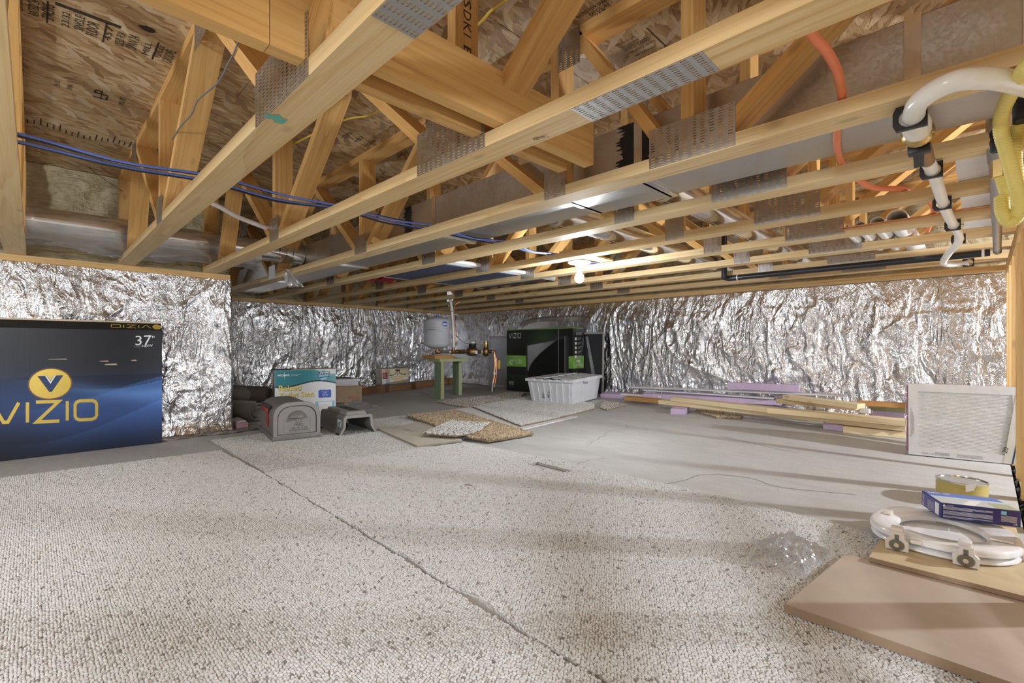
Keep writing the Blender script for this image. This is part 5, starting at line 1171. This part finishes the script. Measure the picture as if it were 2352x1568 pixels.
# window screens leaning behind
def screen(label, x0, x1, y, h, lean, tape=None):
    z0 = zf(y)+.001; mw_ = Matrix.Translation((0, y, z0)) @ Matrix.Rotation(lean, 4, 'X')
    t_ = tag(link('window_screen', None, None, mw_), label, 'window screen'); w_ = .022
    for nm, b in (('frame_bar', (x0, x1, 0, w_)), ('frame_bar', (x0, x1, h-w_, h)), ('frame_bar', (x0, x0+w_, w_, h-w_)), ('frame_bar', (x1-w_, x1, w_, h-w_))):
        part(nm, MB().rbox(b[0], b[1], -.005, .005, b[2], b[3], .0015, 1), 'screen_frame', t_)
    n = MB().box(x0+w_, x1-w_, -.0008, .0008, w_, h-w_); part('screen_mesh', n, 'screen_mesh' if tape else 'smoky_plastic', t_)
    if tape: part('tape_strip', MB().hexa([(tape[0], -.004, .1), (tape[0]+.05, -.004, .1), (tape[0]+.05, -.001, .1), (tape[0], -.001, .1), (tape[0]-.13, -.004, h-.05), (tape[0]-.10, -.004, h-.05), (tape[0]-.10, -.001, h-.05), (tape[0]-.13, -.001, h-.05)]), 'clear_film', t_)
sy = GY+.225; xr_ = atY(1389, 850, sy+.03).x; hr = .64+(797.5-762)/1088*(-CT*xr_+ST*sy)-zf(sy)
screen('dark window screen with a grey frame sticking out past the black and green box', xr_-.62, xr_, sy, hr, -.03, (xr_-.13,))
xl_ = atY(1121, 850, sy+.02).x; screen('window screen with a thin dark frame showing left of the black and green box', xl_, xl_+.5, sy+.02, hr-.02, -.03)
wy = GY+.245; wa, wb = atY(1188, 760, wy).x, atY(1358, 760, wy).x; wc = (wa+wb)/2; ww = (wb-wa)/2; wt = .64+(797.5-727)/1088*(-CT*wc+ST*wy)
pr = [(-1, .25)]+[(math.copysign(abs(math.cos(a))**.6, math.cos(a)), wt-.13+.13*abs(math.sin(a))**.7) for a in [math.pi-math.pi*k/24 for k in range(25)]]+[(1, .25)]
t = thing('window_well_cover', 'clear arched plastic window well cover propped behind the black and green box', 'cover', (wc, wy+.04, .25))
cm = MB()
def wf(u, v):
    k = u*(len(pr)-1); i = min(int(k), len(pr)-2); f_ = k-i; a = pr[i]; b = pr[i+1]; x = a[0]+(b[0]-a[0])*f_; z = a[1]+(b[1]-a[1])*f_
    return (wc+x*ww*(1-.12*v), wy+.05-.02*v, z-(.055*v if z > .4 else 0))
cm.grid(52, 6, wf); part('cover_shell', cm, 'smoky_plastic', t, 50)
part('cover_rim', MB().tube([wf(k/52, 0) for k in range(53)], .009, 8), 'smoky_plastic', t, 50); part('cover_face', MB().add([wf(k/26, 1) for k in range(27)], [tuple(range(27))]), 'smoky_plastic', t)
# tote
n0 = fl(1313.5, 929, .012); l0 = fl(1222, 925.5, .012); r0 = fl(1371, 920.5, .012)
ea = Vector((math.cos(R(186.5)), math.sin(R(186.5)), 0)); eb = Vector((math.cos(R(96.5)), math.sin(R(96.5)), 0))
la = next(s_ for s_ in np.arange(.2, .9, .005) if px_of(n0+ea*s_) < 1222); lb_ = next((s_ for s_ in np.arange(.2, .7, .005) if px_of(n0+eb*s_) > 1371), .55); la, lb_ = float(la), float(lb_)
mw = Matrix(((ea.x, eb.x, 0, n0.x), (ea.y, eb.y, 0, n0.y), (0, 0, 1, zf(n0.y)+.014), (0, 0, 0, 1)))

if ea.cross(eb).z < 0: mw = Matrix(((eb.x, ea.x, 0, n0.x), (eb.y, ea.y, 0, n0.y), (0, 0, 1, zf(n0.y)+.014), (0, 0, 0, 1))); la, lb_ = lb_, la; SWAP = True
else: SWAP = False
mw = Matrix.Translation((n0.x, n0.y, zf(n0.y)+.014)) @ Matrix.Rotation(TILT, 4, 'X') @ Matrix.Translation((-n0.x, -n0.y, -zf(n0.y)-.014)) @ mw
t = tag(link('storage_tote', None, None, mw), 'white ribbed plastic storage tote with folded lid, standing on the cream carpet', 'tote')
TH_, fo = .245, .032
def tap(x, y, z): k = z/TH_; return (x+(fo*k)*(2*x/la-1), y+(fo*k)*(2*y/lb_-1), z)
def tbox(x0, x1, y0, y1, z0, z1): return [tap(x, y, z) for z in (z0, z1) for x, y in ((x0, y0), (x1, y0), (x1, y1), (x0, y1))]
w_ = .006; m = MB()
m.hexa(tbox(0, la, 0, lb_, 0, w_)); m.hexa(tbox(0, w_, 0, lb_, w_, TH_)); m.hexa(tbox(la-w_, la, 0, lb_, w_, TH_)); m.hexa(tbox(w_, la-w_, 0, w_, w_, TH_)); m.hexa(tbox(w_, la-w_, lb_-w_, lb_, w_, TH_))
part('tote_body', m, 'tote_white', t)
LX, LY = (la, lb_)
ribs_on_x = not SWAP
def rib(k, n):
    u = (k+.5)/n
    if ribs_on_x: return tbox(u*la-.005, u*la+.005, -.005, .0, .01, TH_-.03)
    return tbox(-.005, 0, u*lb_-.005, u*lb_+.005, .01, TH_-.03)
for k in range(7): part('rib', MB().hexa(rib(k, 7)), 'tote_white', t)
rim = MB().ring([(-fo-.016, -fo-.016), (la+fo+.016, -fo-.016), (la+fo+.016, lb_+fo+.016), (-fo-.016, lb_+fo+.016)], [(-fo+.004, -fo+.004), (la+fo-.004, -fo+.004), (la+fo-.004, lb_+fo-.004), (-fo+.004, lb_+fo-.004)], TH_-.022, TH_)
part('rim', rim, 'tote_white', t)
for side in (0, 1):
    pts = []; n = 9
    y0, y1 = (-fo-.012, lb_*.44) if side == 0 else (lb_+fo+.012, lb_*.56)
    z1 = TH_+.012 if side == 0 else TH_+.02
    for k in range(n+1): pts.append((-fo-.012+(la+2*fo+.024)*k/n, y1+(.02 if k % 2 else -.02)*(1 if side == 0 else -1)))
    for k in range(n+1): pts.append((-fo-.012+(la+2*fo+.024)*(n-k)/n, y0))
    part('lid_flap', MB().prism(pts, 0, .006, fn=lambda x, y, z: (x, y, TH_+.0015+z+(abs(y-y0)*.05))), 'tote_white', t)
for k in range(5): part('hinge_knuckle', MB().rbox(-fo-.022, -fo-.010, lb_*(.12+.19*k)-.02, lb_*(.12+.19*k)+.02, TH_-.012, TH_+.004, .002, 1), 'tote_white', t); part('hinge_knuckle', MB().rbox(la*(.12+.19*k)-.02, la*(.12+.19*k)+.02, -fo-.022, -fo-.010, TH_-.012, TH_+.004, .002, 1), 'tote_white', t)
if ribs_on_x:
    T_ = lambda body, x, z, w__, h_, vert: lettering(body, tap(x, -.007, z), (0, -.0, h_) if vert else (w__, 0, 0), (w__, 0, 0) if vert else (0, 0, h_), 'black_ink', t)
    T_('Keep', la*.44, .07, -.035, .12, True); T_('Photos', la*.58, .05, -.03, .15, True)
    lettering('Toys', tap(la+.0075, lb_*.35, .18), (0, .10, 0), (0, 0, .035), 'black_ink', t) if True else 0
else:
    lettering('Keep', tap(-.007, lb_*.50, .06), (0, 0, .14), (0, .035, 0), 'black_ink', t); lettering('Photos', tap(-.007, lb_*.64, .05), (0, 0, .16), (0, .03, 0), 'black_ink', t)
    lettering('Toys', tap(la*.35, -.0075, .18), (.10, 0, 0), (0, 0, .035), 'black_ink', t)

# ------------------------------------------------------------------ lumber and foam by the back wall
def plank(name, pl, pr, z, depth, h, mat, label, cat='plank', yo=0.0, group=None, sup=None):
    # pl, pr: photo points on the lower front edge at height z above the floor
    za, zb_ = z if isinstance(z, tuple) else (z, z); a, b = fl(*pl, za), fl(*pr, zb_); a = Vector((a.x, a.y, zf(a.y)+za)); b = Vector((b.x, b.y, zf(b.y)+zb_))
    d = (b-a).normalized(); n_ = Vector((-d.y, d.x, 0)).normalized(); n_.z = SLOPE*n_.y
    u = d.cross(n_).normalized(); c = (a+b)/2+n_*(depth/2)+u*(h/2); L = (b-a).length
    mw_ = frame(c, d, u); m_ = MB().rbox(-L/2, L/2, -depth/2, depth/2, -h/2, h/2, .002, 1)
    if sup:
        n2 = n_*(depth*.5); e = a.lerp(b, .5)+n2
        solo('foam_block', MB().box(e.x-.09, e.x+.09, e.y-.028, e.y+.028, zf(e.y+.028)+.0005, e.z-.001), 'purple_foam', sup, 'foam block')
    return solo(name, m_, mat, label, cat, None, mw_, group)
plank('foam_block', (1540, 951), (1573.5, 953), .001, .22, .048, 'purple_foam', 'purple foam block propping up the front of the lumber pile', 'foam block')
plank('foam_block', (1890, 985), (1936, 991), .001, .20, .046, 'purple_foam', 'shaded purple foam block under the lumber near its short floor plank', 'foam block')
plank('plank', (1512, 927.5), (2080, 991), .052, .089, .036, 'plank_wood', 'longest pale plank at the bottom front of the lumber pile')
plank('plank', (1540, 921), (1768, 948), .090, .089, .036, 'plank_wood', 'pale plank lying on the bottom front plank, toward the tote')
plank('plank', (1761, 948.5), (2081, 979.5), .0905, .089, .038, 'plank_wood', 'pale plank with a big knot lying on the bottom front plank, toward the filters')
plank('plank', (1936, 994), (2080, 1007.5), .001, .12, .044, 'plank_wood', 'short pale plank lying on the floor beside the filters')
plank('plank', (1782, 925.5), (1966, 943), .128, .07, .034, 'plank_wood', 'pale plank under the slanting top plank of the lumber pile')
plank('plank', (1797, 917), (1969, 939.5), .165, .085, .034, 'plank_wood', 'slanting topmost pale plank of the lumber pile')
plank('plank', (1970, 931), (2088, 939), .14, .07, .034, 'orange_wood', 'reddish plank behind the filters')
plank('plank', (1994, 941), (2086, 949), .10, .07, .038, 'pale_green_wood', 'greenish plank under the reddish one behind the filters', sup='purple block under the greenish plank behind the filters')
plank('plank', (1433, 919), (1516, 926), .03, .089, .036, 'orange_wood', 'orange plank end in line with the lumber, beside the tote')
plank('foam_sheet', (1379, 913), (1520, 921), .001, .25, .045, 'purple_foam', 'purple foam sheet on the floor beside the white tote', 'foam sheet')
plank('foam_sheet', (1477, 914), (1795, 931), (.047, .052), .10, .046, 'purple_foam', 'long purple foam sheet under the white strips', 'foam sheet')
plank('white_strip', (1425, 907), (1518, 913.5), .060, .05, .016, 'white_board', 'short white strip lying on the purple foam beside the tote', 'strip')
plank('white_strip', (1477, 897), (1775, 917), (.106, .108), .06, .012, 'white_board', 'middle white strip on the long purple foam', 'strip')
plank('white_strip', (1440, 890), (1940, 911), (.128, .175), .10, .010, 'white_board', 'widest white strip lying above the purple foam', 'strip')
plank('white_block', (1974, 948), (1996, 950), .13, .04, .03, 'white_board', 'small white block lying on the knotted plank', 'block')
plank('foam_sheet', (1671, 893), (1835, 901), (.184, .190), .04, .06, 'purple_foam', 'purple foam piece leaning at the foot of the back foil wall', 'foam sheet')

# ------------------------------------------------------------------ furnace filters in shrink wrap
p = fl(2087, 1045); q = fl(2318, 1067); d = (q-p); d.z = 0; d.normalize(); WF, HF = .455, .395
nb = Vector((-d.y, d.x, 0))
mw = Matrix(((d.x, nb.x, 0, p.x), (d.y, nb.y, 0, p.y), (0, 0, 1, zf(p.y)+.006), (0, 0, 0, 1))) @ Matrix.Rotation(R(-3), 4, 'X')
def ff(k, label):
    t_ = tag(link('air_filter', None, None, mw @ Matrix.Translation((0, .001+k*.0265, 0))), label, 'air filter', 'shrink wrapped air filters'); T = .025; b = .042
    part('card_frame', MB().ring([(0, 0), (WF, 0), (WF, HF), (0, HF)], [(b, b), (WF-b, b), (WF-b, HF-b), (b, HF-b)], 0, T, fn=lambda a, c, e: (a, e, c)), 'filter_card', t_)
    m_ = MB(); n = 42
    m_.grid(1, n*2, lambda u, v: (b+u*(WF-2*b), (.004)+(.006 if int(round(v*n*2)) % 2 else 0), b+v*(HF-2*b))); part('pleated_media', m_, 'filter_media', t_)
    for (x0, x1, z0, z1) in ((-.0006, 0, .0, HF),): part('edge_card', MB().box(x0, x1, .004, T-.004, z0+.01, z1-.01), 'magenta_card', t_)
    part('edge_card', MB().box(.01, WF-.01, .004, T-.004, HF, HF+.0006), 'magenta_card', t_)
    if k == 0:
        lettering('MERV 8', (.055, -.0004, .010), (.05, 0, 0), (0, 0, .008), 'grey_ink', t_)
        for j in range(3): part('text_line', MB().box(.11, .17, -.0008, 0, .010+j*.006, .0125+j*.006), 'grey_ink', t_); part('text_line', MB().box(.20, .30, -.0008, 0, .010+j*.006, .012+j*.006), 'grey_ink', t_)
        [part('text_line', MB().box(.010+.006*j, .0125+.006*j, -.0008, 0, .10+.01*j, .26-.02*j), 'filter_print', t_) for j in range(3)]  # grey print lines on the card frame
        s_ = MB().hexa([(.375, -.002, .002), (.455, -.002, .002), (.455, 0, .002), (.375, 0, .002), (.425, -.002, HF-.04), (.455, -.002, HF-.04), (.455, 0, HF-.04), (.425, 0, HF-.04)]); part('paper_band', s_, 'ivory_plastic', t_)
        part('blue_stripe', MB().hexa([(.405, -.003, .002), (.411, -.003, .002), (.411, -.002, .002), (.405, -.002, .002), (.452, -.003, HF*.78), (.456, -.003, HF*.78), (.456, -.002, HF*.78), (.452, -.002, HF*.78)]), 'navy_ink', t_)
        lettering('20', (.388, -.0024, .052), (.008, 0, .030), (-.018, 0, .005), 'black_ink', t_)
ff(0, 'front air filter with a pale pleated face beside the stud wall'); ff(1, 'middle air filter of the three, its magenta edge showing'); ff(2, 'rear air filter of the three, its magenta edge showing')
w_ = MB()
def wrapf(u, v):
    k = u*4; 
    P = [(-.006, -.005), (WF+.004, -.005), (WF+.004, .088), (-.006, .088), (-.006, -.005)]; i = min(3, int(k)); f_ = k-i; x = P[i][0]+(P[i+1][0]-P[i][0])*f_; y = P[i][1]+(P[i+1][1]-P[i][1])*f_
    s_ = .0022*math.sin(v*40+u*30)+.002*math.sin(u*90+v*11); return (x+s_, y+s_*.6-.001, .0015+v*(HF+.006))
w_.grid(64, 24, wrapf); solo('shrink_wrap', w_, 'thin_wrap', 'clear shrink wrap around the three air filters', 'plastic wrap', 60, mw)
